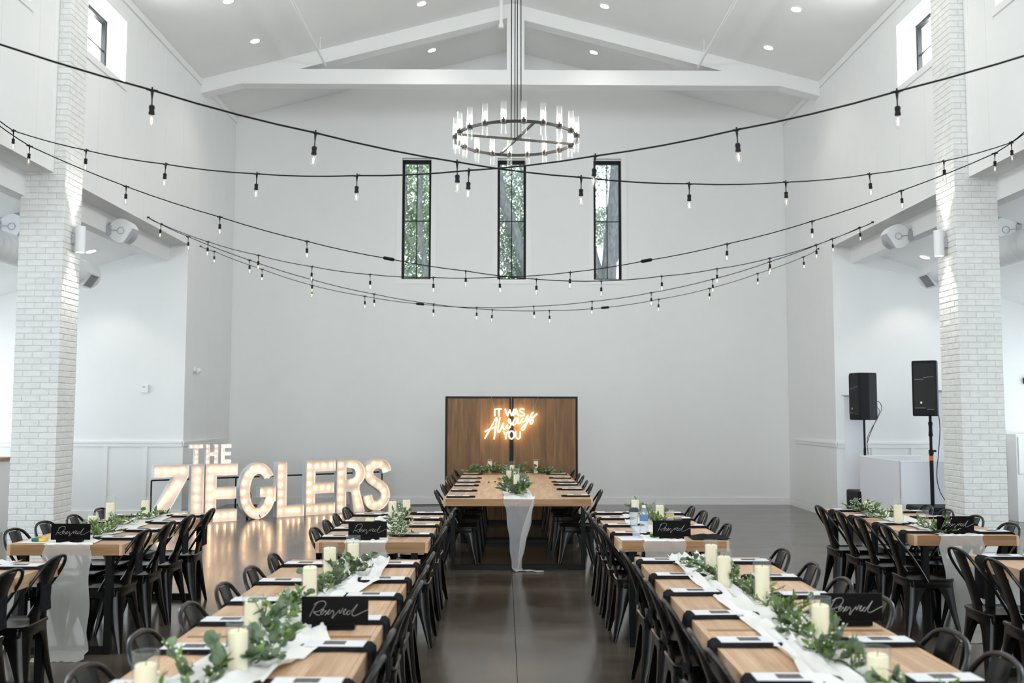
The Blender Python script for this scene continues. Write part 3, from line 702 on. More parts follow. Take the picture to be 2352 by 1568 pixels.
# y of the chair centres, from the far end of each table to its near end; 'out' side is away from the centre aisle
CH_Y = {
 ('A','rear','wall'): [8.52, 7.97, 7.48, 7.01], ('A','rear','inner'): [8.50, 7.97, 7.50, 6.97],
 ('A','front','inner'): [5.72, 5.22, 4.72, 4.22],
 ('B','rear','outer'): [8.60, 8.09, 7.61, 7.09], ('B','rear','aisle'): [8.56, 8.10, 7.66, 7.14],
 ('B','middle','outer'): [5.80, 5.30, 4.80, 4.30], ('B','front','outer'): [3.75, 3.24, 2.74, 2.22],
 ('B','middle','aisle'): [5.83, 5.33, 4.83, 4.34], ('B','front','aisle'): [3.84, 3.35, 2.85, 2.33],
 ('C','rear','aisle'): [8.72, 8.25, 7.76, 7.31], ('C','rear','outer'): [8.80, 8.36, 7.88, 7.42],
 ('C','middle','aisle'): [5.95, 5.42, 4.90, 4.38], ('C','front','aisle'): [3.92, 3.45, 2.95, 2.45],
 ('C','middle','outer'): [6.01, 5.46, 4.95, 4.44], ('C','front','outer'): [3.93, 3.40, 2.88, 2.36],
 ('D','rear','inner'): [8.84, 8.36, 7.92, 7.35], ('D','rear','wall'): [8.92, 8.50, 8.0, 7.44],
 ('D','front','inner'): [6.08, 5.60, 5.07, 4.57]}
SIDE = {'wall': 'wall side', 'inner': 'inner side', 'outer': 'outer side', 'aisle': 'centre-aisle side'}
TBX = {(r, p): (x, y, L, w_) for r, p, x, y, L, w_ in TB}
def sgn(row, side):
    left = row in 'AB'
    if side in ('wall', 'outer'): return -1 if left else 1
    return 1 if left else -1
OV = {('A','wall'): .13, ('A','inner'): .085, ('B','outer'): .085, ('B','aisle'): .11, ('C','aisle'): .115, ('C','outer'): .125, ('D','inner'): .2, ('D','wall'): .065}
for (row, pos, side), yl in CH_Y.items():
    x, y, L, w_ = TBX[(row, pos)]; s = sgn(row, side)
    for k, yy in enumerate(yl):
        place_chair(x + s*(w_/2+OV[(row, side)]-.298+R.uniform(-.008, .012)), min(yy*1.03, 3.86 if (pos == 'front' and row in 'BC') else 99), -s, 'black metal chair %s from back, %s of %s table, %s' % (ORD[k], SIDE[side], pos, ROW[row]))
for s, yl in ((-1, [14.74, 13.9, 13.2, 12.5, 11.8, 10.95]), (1, [14.78, 13.94, 13.45, 12.52, 11.97, 10.98])):
    for k, yy in enumerate(yl):
        place_chair(.165 + s*(.805+.09-.285+.015*(k % 3)), yy, -s, 'black metal chair %s from back, %s side of the wide head table' % (ORD[k], 'letter' if s < 0 else 'speaker'))

# ================================================================== place settings: black napkin draped over the edge, menu card on top
ncache = {}
def napkin_mesh(hang, v):
    k = (hang, v)
    if k in ncache: return ncache[k]
    rr = random.Random(v*7+3); hw = .062; th = .007
    path = [(-.315,.003), (-.285,.004), (-.2,.004), (-.10,.004), (-.03,.004), (.0,.005)]
    if hang: path = path[:-1] + [(.0,.006), (.010,-.001), (.0135,-.03), (.016,-.10), (.014,-.18), (.018, -.245)]
    n = len(path); top = []; bot = []; nv = 6
    for i, (a, z) in enumerate(path):
        if i == 0: w0 = .018
        elif i == 1: w0 = .05
        else: w0 = hw + rr.uniform(-.004, .004)
        nx, nz = (0, 1) if a <= 0 else (1, 0)
        if a > 0 and i == len(path)-6: nx, nz = .7, .7
        for j in range(nv+1):
            b = (j/nv-.5)*2*w0; wv = rr.uniform(0, .0035) + (.004 if i < 2 else 0)
            top.append((a+nx*(th+wv), b, z+nz*(th+wv))); bot.append((a, b, z if a <= 0 else z))
    m = MB(); q = nv+1
    f1 = [(i*q+j, i*q+j+1, (i+1)*q+j+1, (i+1)*q+j) for i in range(n-1) for j in range(nv)]
    N = len(top); m.add(top+bot, [tuple(reversed(f)) for f in f1] + [tuple(k2+N for k2 in f) for f in f1])
    for i in range(n-1):
        for j in (0, nv): m.f.append((i*q+j, (i+1)*q+j, (i+1)*q+j+N, i*q+j+N))
    for i in (0, n-1): m.f += [(i*q+j, i*q+j+1, i*q+j+1+N, i*q+j+N) for j in range(nv)]
    ncache[k] = m.mesh('napkin', M['black_cloth'], True); return ncache[k]
card_me = MB().cbox(-.250, -.015, -.047, .047, .0175, .0215, .0006).mesh('menu_card', M['paper'])
photo_me = MB().box(-.178, -.092, -.026, .030, .0213, .0222).mesh('photo_print', M['print'])
def setting(x, y, z, s, hang, label, card=True, grp='place settings'):
    """origin at the table edge; s = +1 when the edge is on the +x side"""
    rz = (0 if s > 0 else PI) + R.uniform(-.03, .03)
    o = link('napkin', napkin_mesh(hang, R.randrange(4)), None, (x, y, z), (0, 0, rz)); tag(o, 'black napkin ' + label, 'napkin', 'black napkins')
    if card:
        c = link('menu_card', card_me, None, (x, y, z), (0, 0, rz + R.uniform(-.03, .03))); tag(c, 'white menu card ' + label, 'menu card', 'menu cards')
        link('photo_print', photo_me, c)
SET_Y = {('A','rear','wall'): [8.76, 8.24, 7.70], ('A','rear','inner'): [8.76, 8.24, 7.70, 7.21], ('A','front','inner'): [5.88, 5.36, 4.84, 4.3],
 ('B','rear','outer'): [8.85, 8.3, 7.78, 7.27], ('B','rear','aisle'): [9.0, 8.52, 8.02, 7.42], ('B','middle','outer'): [5.98, 5.37, 4.82, 4.36], ('B','front','outer'): [3.86, 3.33, 2.7],
 ('B','middle','aisle'): [5.97, 5.43, 4.95, 4.39], ('B','front','aisle'): [3.90, 3.36, 2.8],
 ('C','rear','aisle'): [9.02, 8.58, 8.05, 7.52], ('C','rear','outer'): [9.0, 8.55, 8.0], ('C','middle','aisle'): [6.12, 5.57, 5.06, 4.50], ('C','front','aisle'): [3.97, 3.42, 2.9],
 ('C','middle','outer'): [6.1, 5.52, 4.98], ('C','front','outer'): [3.98, 3.42, 2.85],
 ('D','rear','inner'): [9.32, 8.80, 8.22, 7.66], ('D','rear','wall'): [9.2, 8.7, 8.2, 7.62], ('D','front','inner'): [6.30, 5.75, 5.2]}
for (row, pos, side), yl in SET_Y.items():
    x, y, L, w_ = TBX[(row, pos)]; s = sgn(row, side)
    for k, yy in enumerate(yl):
        setting(x+s*w_/2, yy, .761, s, True, '%s from back, %s of %s table, %s' % (ORD[k], SIDE[side], pos, ROW[row]))
for s, yl in ((-1, [14.80, 13.91, 13.11, 12.48, 11.64, 10.80]), (1, [14.83, 13.94, 13.14, 12.62, 11.86, 10.93])):
    for k, yy in enumerate(yl):
        setting(.165+s*.79, yy, .761, s, False, '%s from back, %s side of the wide head table' % (ORD[k], 'letter' if s < 0 else 'speaker'))

# ================================================================== gauze runners
def runner(path, label, mat_, seed, nw=14, sub=5, amp=.012, group='gauze table runners'):
    """path: rows of (x, y, z, halfwidth, tx, ty) - centre, half width, and unit direction of the width"""
    rr = random.Random(seed); P = []
    rows = []
    for i in range(len(path)-1):
        for k in range(sub):
            f = k/sub; rows.append([a+(b-a)*f for a, b in zip(path[i], path[i+1])])
    rows.append(list(path[-1])); ph = [rr.uniform(0, 6) for _ in range(4)]
    vs = []
    for i, r in enumerate(rows):
        x, y, z, hw, tx, ty, nx, ny, nz = r
        for j in range(nw+1):
            u = j/nw*2-1
            wv = amp*(math.sin(u*9+ph[0]+i*.35)+.6*math.sin(u*17+ph[1]-i*.5)+.5*math.sin(i*.9+ph[2]+u*3))
            wv = abs(wv)
            e = hw*(1+.05*math.sin(i*.8+ph[3])*(1 if abs(u) > .9 else 0))
            vs.append((x+tx*u*e+nx*wv, y+ty*u*e+ny*wv, z+nz*wv))
    q = nw+1; m = MB(); m.add(vs, [(i*q+j, i*q+j+1, (i+1)*q+j+1, (i+1)*q+j) for i in range(len(rows)-1) for j in range(nw)])
    o = m.build('table_runner', [mat_, M['gauze_top']], None, True); tag(o, label, 'table runner', group)
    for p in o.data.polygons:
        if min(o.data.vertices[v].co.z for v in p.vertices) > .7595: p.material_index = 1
    return o
def flat(x, y, hw, z=.7635, a=0): return (x, y, z, hw, math.cos(a), math.sin(a), 0, 0, 1)
def hangp(x, y, z, hw): return (x, y, z, hw, 1, 0, 0, -1, 0)
def rear_runner(x, ynear, yfar, hw, label, seed, dx=0, z0=.004):
    p = [flat(x+.02, yfar, hw*.8)] + [flat(x+R.uniform(-.03, .03), yfar+(ynear+.1-yfar)*k/5, hw*R.uniform(.75, .95)) for k in range(1, 5)] + [flat(x, ynear+.06, hw), flat(x, ynear+.005, hw)]
    p += [hangp(x, ynear-.008, .757, hw), hangp(x, ynear-.012, .68, hw), hangp(x+dx*.3, ynear-.03, .45, hw*.98), hangp(x+dx*.7, ynear-.04, .2, hw*.97), hangp(x+dx, ynear-.055, .05, hw*.97),
          (x+dx, ynear-.10, z0+.008, hw, 1, 0, 0, 0, 1), (x+dx, ynear-.20, z0, hw*1.0, 1, 0, 0, 0, 1)]
    runner(p, label, M['gauze'], seed, amp=.006)
rear_runner(-3.04, 6.93, 9.0, .165, 'gauze runner spilling to the floor, rear table of the letter-side outer row', 1, .02)
rear_runner(-.985, 7.06, 9.1, .15, 'gauze runner draped over the near end, rear table of the letter-side inner row', 2, -.03)
rear_runner(1.165, 7.14, 9.2, .15, 'gauze runner draped over the near end, rear table of the speaker-side inner row', 3, .02)
rear_runner(3.47, 7.47, 9.5, .165, 'gauze runner spilling to the floor, rear table of the speaker-side outer row', 4, .06)
for x0, row, pts in ((0, 'letter-side inner row', [(-.86,6.22,.15),(-.84,5.8,.15),(-.83,5.3,.16),(-.93,4.9,.15),(-.95,4.4,.17),(-.86,4.02,.16),(-.92,3.65,.17),(-1.0,3.3,.17),(-.9,2.8,.17),(-.92,2.1,.17)]),
                     (1, 'speaker-side inner row', [(1.16,6.34,.11),(1.15,5.85,.13),(1.17,5.2,.12),(1.20,4.64,.15),(1.21,4.25,.15),(1.17,3.85,.11),(1.18,3.45,.14),(1.22,3.0,.16),(1.2,2.2,.16)])):
    runner([flat(x, y, h) for x, y, h in pts], 'crumpled white gauze runner along the joined middle and front tables, %s' % row, M['gauze'], 5+x0, amp=.022)
rp = [(-3.1,6.1,.16),(-3.1,5,.16),(-3.1,4.1,.16)]
runner([flat(x, y, h) for x, y, h in rp], 'white gauze runner on the front table of the letter-side outer row', M['gauze'], 8)
runner([flat(3.47, 6.4, .14), flat(3.42, 5.4, .14), flat(3.46, 4.45, .14)], 'white gauze runner on the front table of the speaker-side outer row', M['gauze'], 9)
# head table runner: sheer, narrowing and twisting on its way to the floor, then trailing sideways
y = 10.60
hp = [flat(.12, 14.9, .10), flat(.13, 13.8, .13), flat(.12, 12.6, .14), flat(.15, 11.6, .15), flat(.165, 10.8, .165), flat(.163, y+.005, .166), hangp(.163, y-.008, .757, .166), hangp(.168, y-.012, .66, .150), hangp(.166, y-.02, .48, .120),
      hangp(.152, y-.03, .30, .088), hangp(.140, y-.035, .14, .062), hangp(.142, y-.045, .04, .050), hangp(.165, y-.075, .012, .055)]
runner(hp, 'sheer white runner falling in a twist from the near end of the head table', M['gauze_sheer'], 10, amp=.010)
m = MB()
def tail(u, v):
    x = .13+.30*u; yy = 10.525+.02*math.sin(u*5)+(v-.5)*(.06+.03*u); z = .006+.014*abs(math.sin(v*9+u*4))*(1-u*.4)
    return (x, yy, z)
# the edge fold of the sheer runner
def fold(u, v):
    z = .755-.72*u; x0 = .325-.02*u-.145*u**1.3; wdt = .012+.055*math.sin(PI*min(1, u*1.05))
    return (x0-wdt*v, 10.575-.02*u-.006*math.sin(v*3), z)
o = m.grid(tail, 14, 6).build('runner_tail', M['gauze'], None, True)
f = MB().grid(fold, 16, 5).build('runner_fold', M['gauze'], None, True)
hr = [q for q in bpy.data.objects if q.name.startswith('table_runner')][-1]
for q in (o, f): q.parent = hr; CH.setdefault(hr.name, []).append(q)

# ================================================================== candles, jars
def candle(x, y, gh, ch, label, r=.042, cr=.034, wax=True, z=.764):
    t = empty('candle_cylinder', (x, y, z)); tag(t, label, 'candle', 'pillar candles in glass cylinders')
    MB().lathe([(r, 0), (r, gh), (r-.003, gh), (r-.003, gh-.004)], n=28).build('glass_cylinder', M['glass'], t, True)
    if wax:
        c = MB().lathe([(.001, .009), (cr, .009), (cr, ch-.004), (cr-.004, ch), (cr-.012, ch-.004), (.001, ch-.006)], n=20).build('pillar_candle', M['wax'], t, True)
        MB().tube([(0,0,ch-.006), (.001,0,ch+.006), (.004,0,ch+.012)], .0013, 5).build('wick', M['wick'], c)
    return t
B, C_, A_, D_, H_ = 'letter-side inner row', 'speaker-side inner row', 'letter-side outer row', 'speaker-side outer row', 'head table'
for a in ((-.955,5.45,.205,.178,'tall pillar candle in glass, second from back, middle table of the '+B), (-.895,5.90,.185,.14,'pillar candle in glass, farthest back, middle table of the '+B),
          (-.955,4.90,.15,.16,'pillar candle rising above its glass, middle table of the '+B), (-1.02,4.06,.175,.15,'pillar candle in glass beside the reserved sign, middle table of the '+B),
          (-.93,3.50,.185,.155,'large blurred pillar candle in glass, back of front table of the '+B), (-1.15,3.22,.15,.11,'near blurred pillar candle by the picture bottom, front table of the '+B),
          (1.195,5.68,.19,.165,'pillar candle in glass, farthest back, middle table of the '+C_), (1.165,5.22,.20,.165,'pillar candle in glass, second from back, middle table of the '+C_),
          (1.235,4.72,.225,.19,'tallest pillar candle in glass, middle table of the '+C_), (1.26,3.94,.19,.16,'pillar candle in glass in front of the reserved sign, '+C_),
          (1.235,3.28,.15,.125,'near blurred pillar candle by the picture bottom, front table of the '+C_),
          (-3.20,8.05,.235,.185,'tallest candle in glass, rear table of the '+A_), (-3.17,8.75,.17,.14,'farthest candle in glass, rear table of the '+A_), (-3.09,7.45,.165,.14,'nearest candle in glass, rear table of the '+A_),
          (3.42,9.22,.10,.10,'short candle in glass, farthest back, rear table of the '+D_), (3.29,8.20,.215,.16,'tall candle in glass, rear table of the '+D_), (3.42,7.66,.12,.08,'short candle in glass behind the reserved sign, '+D_),
          (-.94,8.35,.20,.17,'tall candle in glass, rear table of the '+B), (-1.06,7.82,.09,.085,'short candle in glass behind the reserved sign, '+B), (-.88,8.95,.15,.13,'farthest candle in glass, rear table of the '+B),
          (1.17,8.75,.19,.15,'farthest candle in glass, rear table of the '+C_), (1.30,8.20,.18,.155,'candle in glass behind the reserved sign, '+C_),
          (-.21,14.93,.225,.19,'candle in glass on the cross garland, letter-side end of the head table'), (.49,14.95,.225,.19,'candle in glass on the cross garland, speaker-side end of the head table'),
          (.125,14.75,.20,.14,'candle in glass at the middle of the cross garland, head table'), (.07,13.2,.20,.15,'letter-side candle of the far pair amid the head table garland'),
          (.165,12.95,.20,.15,'speaker-side candle of the far pair amid the head table garland'), (.15,11.50,.21,.20,'nearest tall pillar candle in glass on the head table'), (.245,11.72,.19,.13,'candle in glass just behind the nearest one, head table')):
    candle(*a)
def jar(x, y, r, h, label, z=.764):
    t = MB().lathe([(.001,.004),(r,.004),(r,h),(r-.003,h),(r-.003,h-.004)], (x, y, z), 24).build('glass_jar', M['glass'], None, True); tag(t, label, 'jar', 'clear glass jars')
jar(3.42, 8.02, .043, .135, 'empty clear glass jar beside the tall candle, rear table of the speaker-side outer row')
jar(-3.09, 7.80, .05, .13, 'clear glass jar with greenery, rear table of the letter-side outer row')
jar(1.27, 8.45, .05, .14, 'clear glass jar among the leaves, rear table of the speaker-side inner row')
jar(1.40, 8.0, .045, .09, 'small clear glass jar behind the reserved sign, speaker-side inner row')
jar(.215, 10.78, .033, .065, 'small clear glass jar at the near end of the head table')
jar(-.74, 6.08, .035, .06, 'small clear glass votive at the back of the middle table, letter-side inner row')
jar(1.10, 6.05, .033, .06, 'small clear glass votive at the back of the middle table, speaker-side inner row')

# ================================================================== reserved signs
RES = [[(465,735),(530,600),(600,480),(655,410)], [(560,470),(640,420),(720,395),(790,395),(832,435),(815,500),(760,560),(690,605),(620,628),(550,630),(600,675),(650,703),(700,700)],
       [(715,655),(770,610),(792,575),(760,585),(722,630),(722,680),(760,680),(830,600),(825,610),(850,650),(830,700),(808,705)],
       [(830,690),(900,630),(930,590),(900,595),(876,640),(885,685),(920,670),(985,600),(1012,640),(1000,700),(975,750),(995,768),(1040,700),(1100,640),(1150,590),(1148,650),(1170,655),(1225,550)],
       [(1228,655),(1280,600),(1290,572),(1255,585),(1235,640),(1245,685),(1285,675),(1340,620)], [(1385,600),(1330,620),(1312,670),(1345,695),(1400,640),(1470,560),(1555,462)], [(1555,462),(1480,580),(1432,670),(1455,718),(1530,705),(1680,632),(1795,582)]]
def sign(x, y, wdt, hgt, label, rz=0):
    t = empty('reserved_sign', (x, y, .7655), rz); tag(t, label, 'sign', 'black reserved signs')
    MB().cbox(-wdt/2, wdt/2, 0, .004, .016, .016+hgt, .0008).build('panel', M['acrylic'], t)
    MB().cbox(-wdt*.33, wdt*.31, -.022, .026, 0, .022, .001).build('stand', M['acrylic'], t)
    m = MB()
    for st in RES:
        p = [((q[0]-275)/1525*wdt-wdt/2, -.0012, .016+hgt*(915-q[1])/625) for q in st]
        m.tube(spline(p, 4), wdt*.0062, 6, ry=.0006)
    m.build('lettering', M['ink'], t)
sign(-3.065, 7.02, .278, .113, 'black reserved sign on the rear table of the letter-side outer row')
sign(-.985, 7.16, .278, .116, 'black reserved sign on the rear table of the letter-side inner row')
sign(1.235, 7.24, .278, .116, 'black reserved sign on the rear table of the speaker-side inner row')
sign(3.465, 7.42+.12, .285, .118, 'black reserved sign on the rear table of the speaker-side outer row')
sign(-.718, 4.24, .285, .118, 'large near reserved sign at the table joint of the letter-side inner row')
sign(1.515, 4.31, .27, .120, 'large near reserved sign at the table joint of the speaker-side inner row')

# ================================================================== garlands
def leaf_mesh(kind, L, v):
    rr = random.Random(v); m = MB()
    if kind == 'round': prof = [(0,.12),(.12,.62),(.35,.98),(.6,1.0),(.82,.72),(1,.08)]; W = L*.46
    else: prof = [(0,.1),(.2,.7),(.45,1),(.7,.7),(1,.03)]; W = L*.17
    vs = []; n = len(prof); bend = rr.uniform(-.25, .25)
    for t, w_ in prof:
        z = bend*L*t*t
        vs += [(-W*w_, L*t, z+.12*W*w_), (0, L*t, z), (W*w_, L*t, z+.12*W*w_)]
    fs = []
    for i in range(n-1):
        for j in (0, 1): fs.append((i*3+j, i*3+j+1, (i+1)*3+j+1, (i+1)*3+j))
    return m.add(vs, fs)
lcache = {}
def leafm(kind, L, mt, v):
    k = (kind, round(L, 3), mt, v)
    if k not in lcache: lcache[k] = leaf_mesh(kind, L, v).mesh('leaf', M[mt], True)
    return lcache[k]
def garland(pts, label, nleaf, nindiv, seed, hw=.11, hh=.13, blossoms=60, size=1.0, mix=(.45,.4,.15), zt=.772):
    rr = random.Random(seed); t = empty('leaf_garland', (pts[0][0], pts[0][1], zt)); tag(t, label, 'garland', 'eucalyptus and ruscus garlands')
    o0 = Vector((pts[0][0], pts[0][1], 0)); path = spline([Vector((p[0], p[1], 0))-o0 for p in pts], 8)
    m = MB(); m.tube([(p.x, p.y, .012+.008*math.sin(i*.9)) for i, p in enumerate(path)], .004, 6)
    sprigs = []
    ns = max(8, nleaf//11)
    for i in range(ns):
        p = path[rr.randrange(len(path))]; a = rr.uniform(0, 2*PI); el = rr.uniform(.05, 1.0)
        L = rr.uniform(.05, .13)*size; d = Vector((math.cos(a)*math.cos(el), math.sin(a)*math.cos(el), math.sin(el)))
        b = Vector((p.x+rr.uniform(-hw, hw)*.4, p.y+rr.uniform(-.04, .04), .012)); e = b+d*L
        if e.z > hh*size*1.15: e.z = hh*size*1.15
        sprigs.append((b, e)); m.tube([b, (b+e)/2+Vector((0,0,.01)), e], .0016, 4)
    m.build('stem', M['stem'], t)
    mass = {}
    for i in range(nleaf):
        b, e = sprigs[rr.randrange(len(sprigs))]; f = rr.uniform(.15, 1.0); pos = b.lerp(e, f)
        r = rr.random(); kd, mt = ('round', 'leafA') if r < mix[0] else (('long', 'leafB') if r < mix[0]+mix[1] else ('long', 'leafC'))
        L = (rr.choice((.026,.034,.042)) if kd == 'round' else rr.choice((.034,.044,.054)))*size
        v = rr.randrange(4); d = (e-b).normalized(); side = Vector((rr.uniform(-1,1), rr.uniform(-1,1), rr.uniform(-.25,.6)))
        ydir = (d*.7+side*.8).normalized(); up = Vector((rr.uniform(-.6,.6), rr.uniform(-.9,.4), 1)).normalized()
        x = ydir.cross(up).normalized(); z = x.cross(ydir); mtx = Matrix((x, ydir, z)).transposed().to_4x4()
        if pos.z < .012: pos.z = .012
        mtx.translation = pos
        if (mtx @ Vector((0, L, 0))).z < .004: mtx.translation.z += .03
        if i < nindiv:
            o = link('leaf', leafm(kd, L, mt, v), t); o.matrix_local = mtx
        else:
            lm = leaf_mesh(kd, L, v); mass.setdefault(mt, MB()).add([mtx @ Vector(q) for q in lm.v], lm.f)
    for mt, mb in mass.items():
        mb.build('foliage', M[mt], t, True)['kind'] = 'stuff'
    if blossoms:
        m = MB()
        for _ in range(blossoms):
            b, e = sprigs[rr.randrange(len(sprigs))]; p = b.lerp(e, rr.uniform(.6, 1.1))+Vector((rr.uniform(-.02,.02), rr.uniform(-.02,.02), rr.uniform(0,.02))); r = rr.uniform(.0035, .006)
            m.add([p+Vector(q)*r for q in ((1,0,0),(-1,0,0),(0,1,0),(0,-1,0),(0,0,1),(0,0,-1))], [(0,2,4),(2,1,4),(1,3,4),(3,0,4),(2,0,5),(1,2,5),(3,1,5),(0,3,5)])
        m.build('blossoms', M['petal'], t)['kind'] = 'stuff'
    return t
garland([(-.86,5.95),(-.88,5.5),(-.90,5.2),(-.93,4.95)], 'round-leaved eucalyptus garland between the rear candles, middle table of the letter-side inner row', 330, 130, 21, blossoms=20, mix=(.6,.3,.1))
garland([(-1.0,4.75),(-.98,4.5),(-.98,4.25)], 'bright green leafy garland behind the near reserved sign, letter-side inner row', 200, 90, 22, blossoms=20, mix=(.2,.3,.5))
garland([(-.93,4.05),(-.90,3.8),(-.90,3.6),(-1.0,3.4)], 'big round eucalyptus leaves before the near reserved sign, letter-side inner row', 230, 110, 23, blossoms=40, size=1.25, mix=(.7,.2,.1))
garland([(-1.02,3.35),(-1.0,3.0),(-.95,2.6)], 'blurred greenery at the picture bottom on the letter-side inner row', 180, 70, 24, blossoms=60, size=1.1, mix=(.4,.5,.1))
garland([(1.15,6.05),(1.18,5.7),(1.19,5.4),(1.28,5.1)], 'garland by the two rear candles, middle table of the speaker-side inner row', 260, 110, 25, blossoms=30, mix=(.4,.5,.1))
garland([(1.25,5.0),(1.22,4.75),(1.26,4.5),(1.28,4.3)], 'dense ruscus garland around the tallest candle, speaker-side inner row', 330, 130, 26, blossoms=60, mix=(.15,.75,.1))
garland([(1.18,4.35),(1.22,4.1),(1.26,3.9)], 'ruscus sprigs beside the near reserved sign, speaker-side inner row', 200, 90, 27, blossoms=50, mix=(.25,.7,.05))
garland([(1.18,3.75),(1.22,3.6),(1.26,3.3),(1.3,3.0)], 'blurred garland at the picture bottom on the speaker-side inner row', 240, 100, 28, blossoms=50, size=1.2, mix=(.4,.5,.1))
garland([(-2.98,8.85),(-3.05,8.3),(-3.08,7.9),(-3.02,7.5),(-2.98,7.2)], 'ruscus garland on the rear table of the letter-side outer row', 420, 90, 29, blossoms=60, mix=(.1,.8,.1))
garland([(-.92,9.0),(-.90,8.5),(-.86,8.0),(-.80,7.5),(-.76,7.25)], 'garland with white filler flowers, rear table of the letter-side inner row', 300, 60, 30, blossoms=260, mix=(.35,.55,.1))
garland([(1.24,9.0),(1.25,8.5),(1.28,8.1),(1.2,7.6)], 'garland with a tall sprig, rear table of the speaker-side inner row', 260, 60, 31, blossoms=30, size=1.1, mix=(.15,.75,.1))
garland([(3.30,9.35),(3.32,8.95),(3.30,8.5)], 'garland with white filler flowers at the back of the rear table, speaker-side outer row', 260, 70, 32, blossoms=200, mix=(.25,.65,.1), size=1.1)
garland([(3.36,8.1),(3.38,7.8),(3.36,7.5)], 'garland beside the reserved sign, rear table of the speaker-side outer row', 220, 70, 33, blossoms=50, mix=(.25,.65,.1), size=1.1)
garland([(3.36,6.3),(3.45,5.9),(3.46,5.4)], 'round-leaved eucalyptus on the front table of the speaker-side outer row', 140, 60, 34, blossoms=0, size=1.2, mix=(.85,.1,.05))
garland([(-3.2,6.1),(-3.15,5.6),(-3.1,5.1)], 'greenery on the front table of the letter-side outer row', 120, 40, 35, blossoms=0)
garland([(.16,11.0),(.14,11.5),(.13,12.1),(.11,12.8),(.10,13.6),(.11,14.5)], 'long garland down the middle of the head table', 950, 90, 36, blossoms=220, hw=.26, size=1.45, mix=(.4,.5,.1))
garland([(-.50,14.95),(-.2,14.9),(.1,14.95),(.5,14.95),(.80,14.92)], 'cross garland with white filler flowers at the far end of the head table', 820, 80, 37, blossoms=420, hw=.16, size=1.4, mix=(.35,.6,.05))
t = MB().grid(lambda u, v: (-.55+1.4*u, 14.83+.22*v, .7625+.008*abs(math.sin(u*23+v*5))), 40, 5).build('table_runner', M['gauze'], None, True); tag(t, 'white gauze cloth laid crosswise at the far end of the head table', 'table runner')

# ================================================================== small things on the tables
def cup(name, x, y, prof, label, cat, mt='plastic_clear', extra=()):
    t = empty(name, (x, y, .7625)); tag(t, label, cat); MB().lathe(prof, n=20).build('body', M[mt], t, True)
    for nm, pr, m2 in extra: MB().lathe(pr, n=20).build(nm, M[m2], t, True)
    return t
t = cup('tumbler', 1.055, 7.98, [(.001,0),(.030,0),(.038,.13),(.036,.13),(.028,.004)], 'clear tumbler with navy lid and straw on the speaker-side inner rear table', 'tumbler', extra=[('lid', [(.041,.125),(.042,.138),(.036,.150),(.030,.158),(.001,.160)], 'navy')])
MB().tube([(0,0,.15),(.02,0,.19)], .0035, 6).build('straw', M['paper'], t, True)
cup('water_bottle', 1.075, 7.55, [(.001,0),(.031,0),(.033,.02),(.031,.06),(.033,.10),(.033,.15),(.022,.185),(.012,.197),(.012,.205)], 'clear plastic water bottle with blue label on the speaker-side inner rear table', 'bottle',
    extra=[('label_band', [(.0335,.10),(.0335,.145)], 'blue_label'), ('cap', [(.014,.198),(.014,.216),(.001,.216)], 'paper')])
cup('plastic_cup', 1.40, 8.30, [(.001,0),(.027,0),(.040,.105),(.038,.105),(.025,.004)], 'clear cup with yellow band behind the reserved sign, speaker-side inner row', 'cup', extra=[('band', [(.0355,.060),(.0375,.075)], 'yellow')])
cup('plastic_cup', .985, 7.32, [(.001,0),(.026,0),(.036,.085),(.034,.085),(.024,.004)], 'clear cup on the white paper at the near end, speaker-side inner rear table', 'cup')
t = empty('small_box', (1.13, 7.33, .7625)); tag(t, 'small dark green box with orange top beside the reserved sign, speaker-side inner row', 'box')
MB().cbox(-.04, .04, -.03, .03, 0, .028, .002).build('carton', M['green_box'], t); MB().cbox(-.04, .04, -.03, .03, .0285, .036, .002).build('lid', M['yellow'], t)
t = empty('small_box', (-3.30, 7.07, .7625)); tag(t, 'small green and yellow packet at the near end, letter-side outer rear table', 'packet')
MB().cbox(-.05, .0, -.03, .03, .004, .026, .002).build('carton', M['green_box'], t); MB().cbox(.0005, .045, -.03, .03, .004, .026, .002).build('sleeve', M['yellow'], t)
for x, y, sx, sy, rz, lb in ((1.0, 7.27, .20, .11, .06, 'loose white sheet hanging off the near end, speaker-side inner rear table'), (-3.27, 7.08, .20, .10, -.05, 'white paper sheet under the green packet, letter-side outer rear table'),
                        (-3.18, 7.32, .15, .09, .1, 'folded white paper behind the green packet, letter-side outer rear table')):
    t = MB().cbox(-sx/2-.05, sx/2+.05, -sy, sy, 0, .002, .0005).build('paper_sheet', M['paper'], None, loc=(x, y, .7625)); t.rotation_euler.z = rz; tag(t, lb, 'paper')
t = empty('folded_jacket', (1.50, 7.32, .7645)); tag(t, 'crumpled black cloth heap at the near end, speaker-side inner rear table', 'cloth')
MB().grid(lambda u, v: (-.12+.28*u, -.13+.24*v, .004+.020*math.sin(PI*u)*math.sin(PI*v)*(1+.5*math.sin(u*13+v*7))), 14, 10).build('cloth', M['black_cloth'], t, True)
for x, y, lb in ((-.19, 12.55, 'tiny ink bottle with black cap on the head table, the outer one'), (-.11, 12.62, 'tiny ink bottle with black cap on the head table, the inner one')):
    t = empty('small_bottle', (x, y, .761)); tag(t, lb, 'bottle', 'tiny bottles on the head table'); MB().lathe([(.001,0),(.018,0),(.018,.025),(.008,.034),(.008,.036)], n=14).build('body', M['glass'], t, True); MB().cyl((0,0,0), .010, .036, .052, 12).build('cap', M['black_plastic'], t)
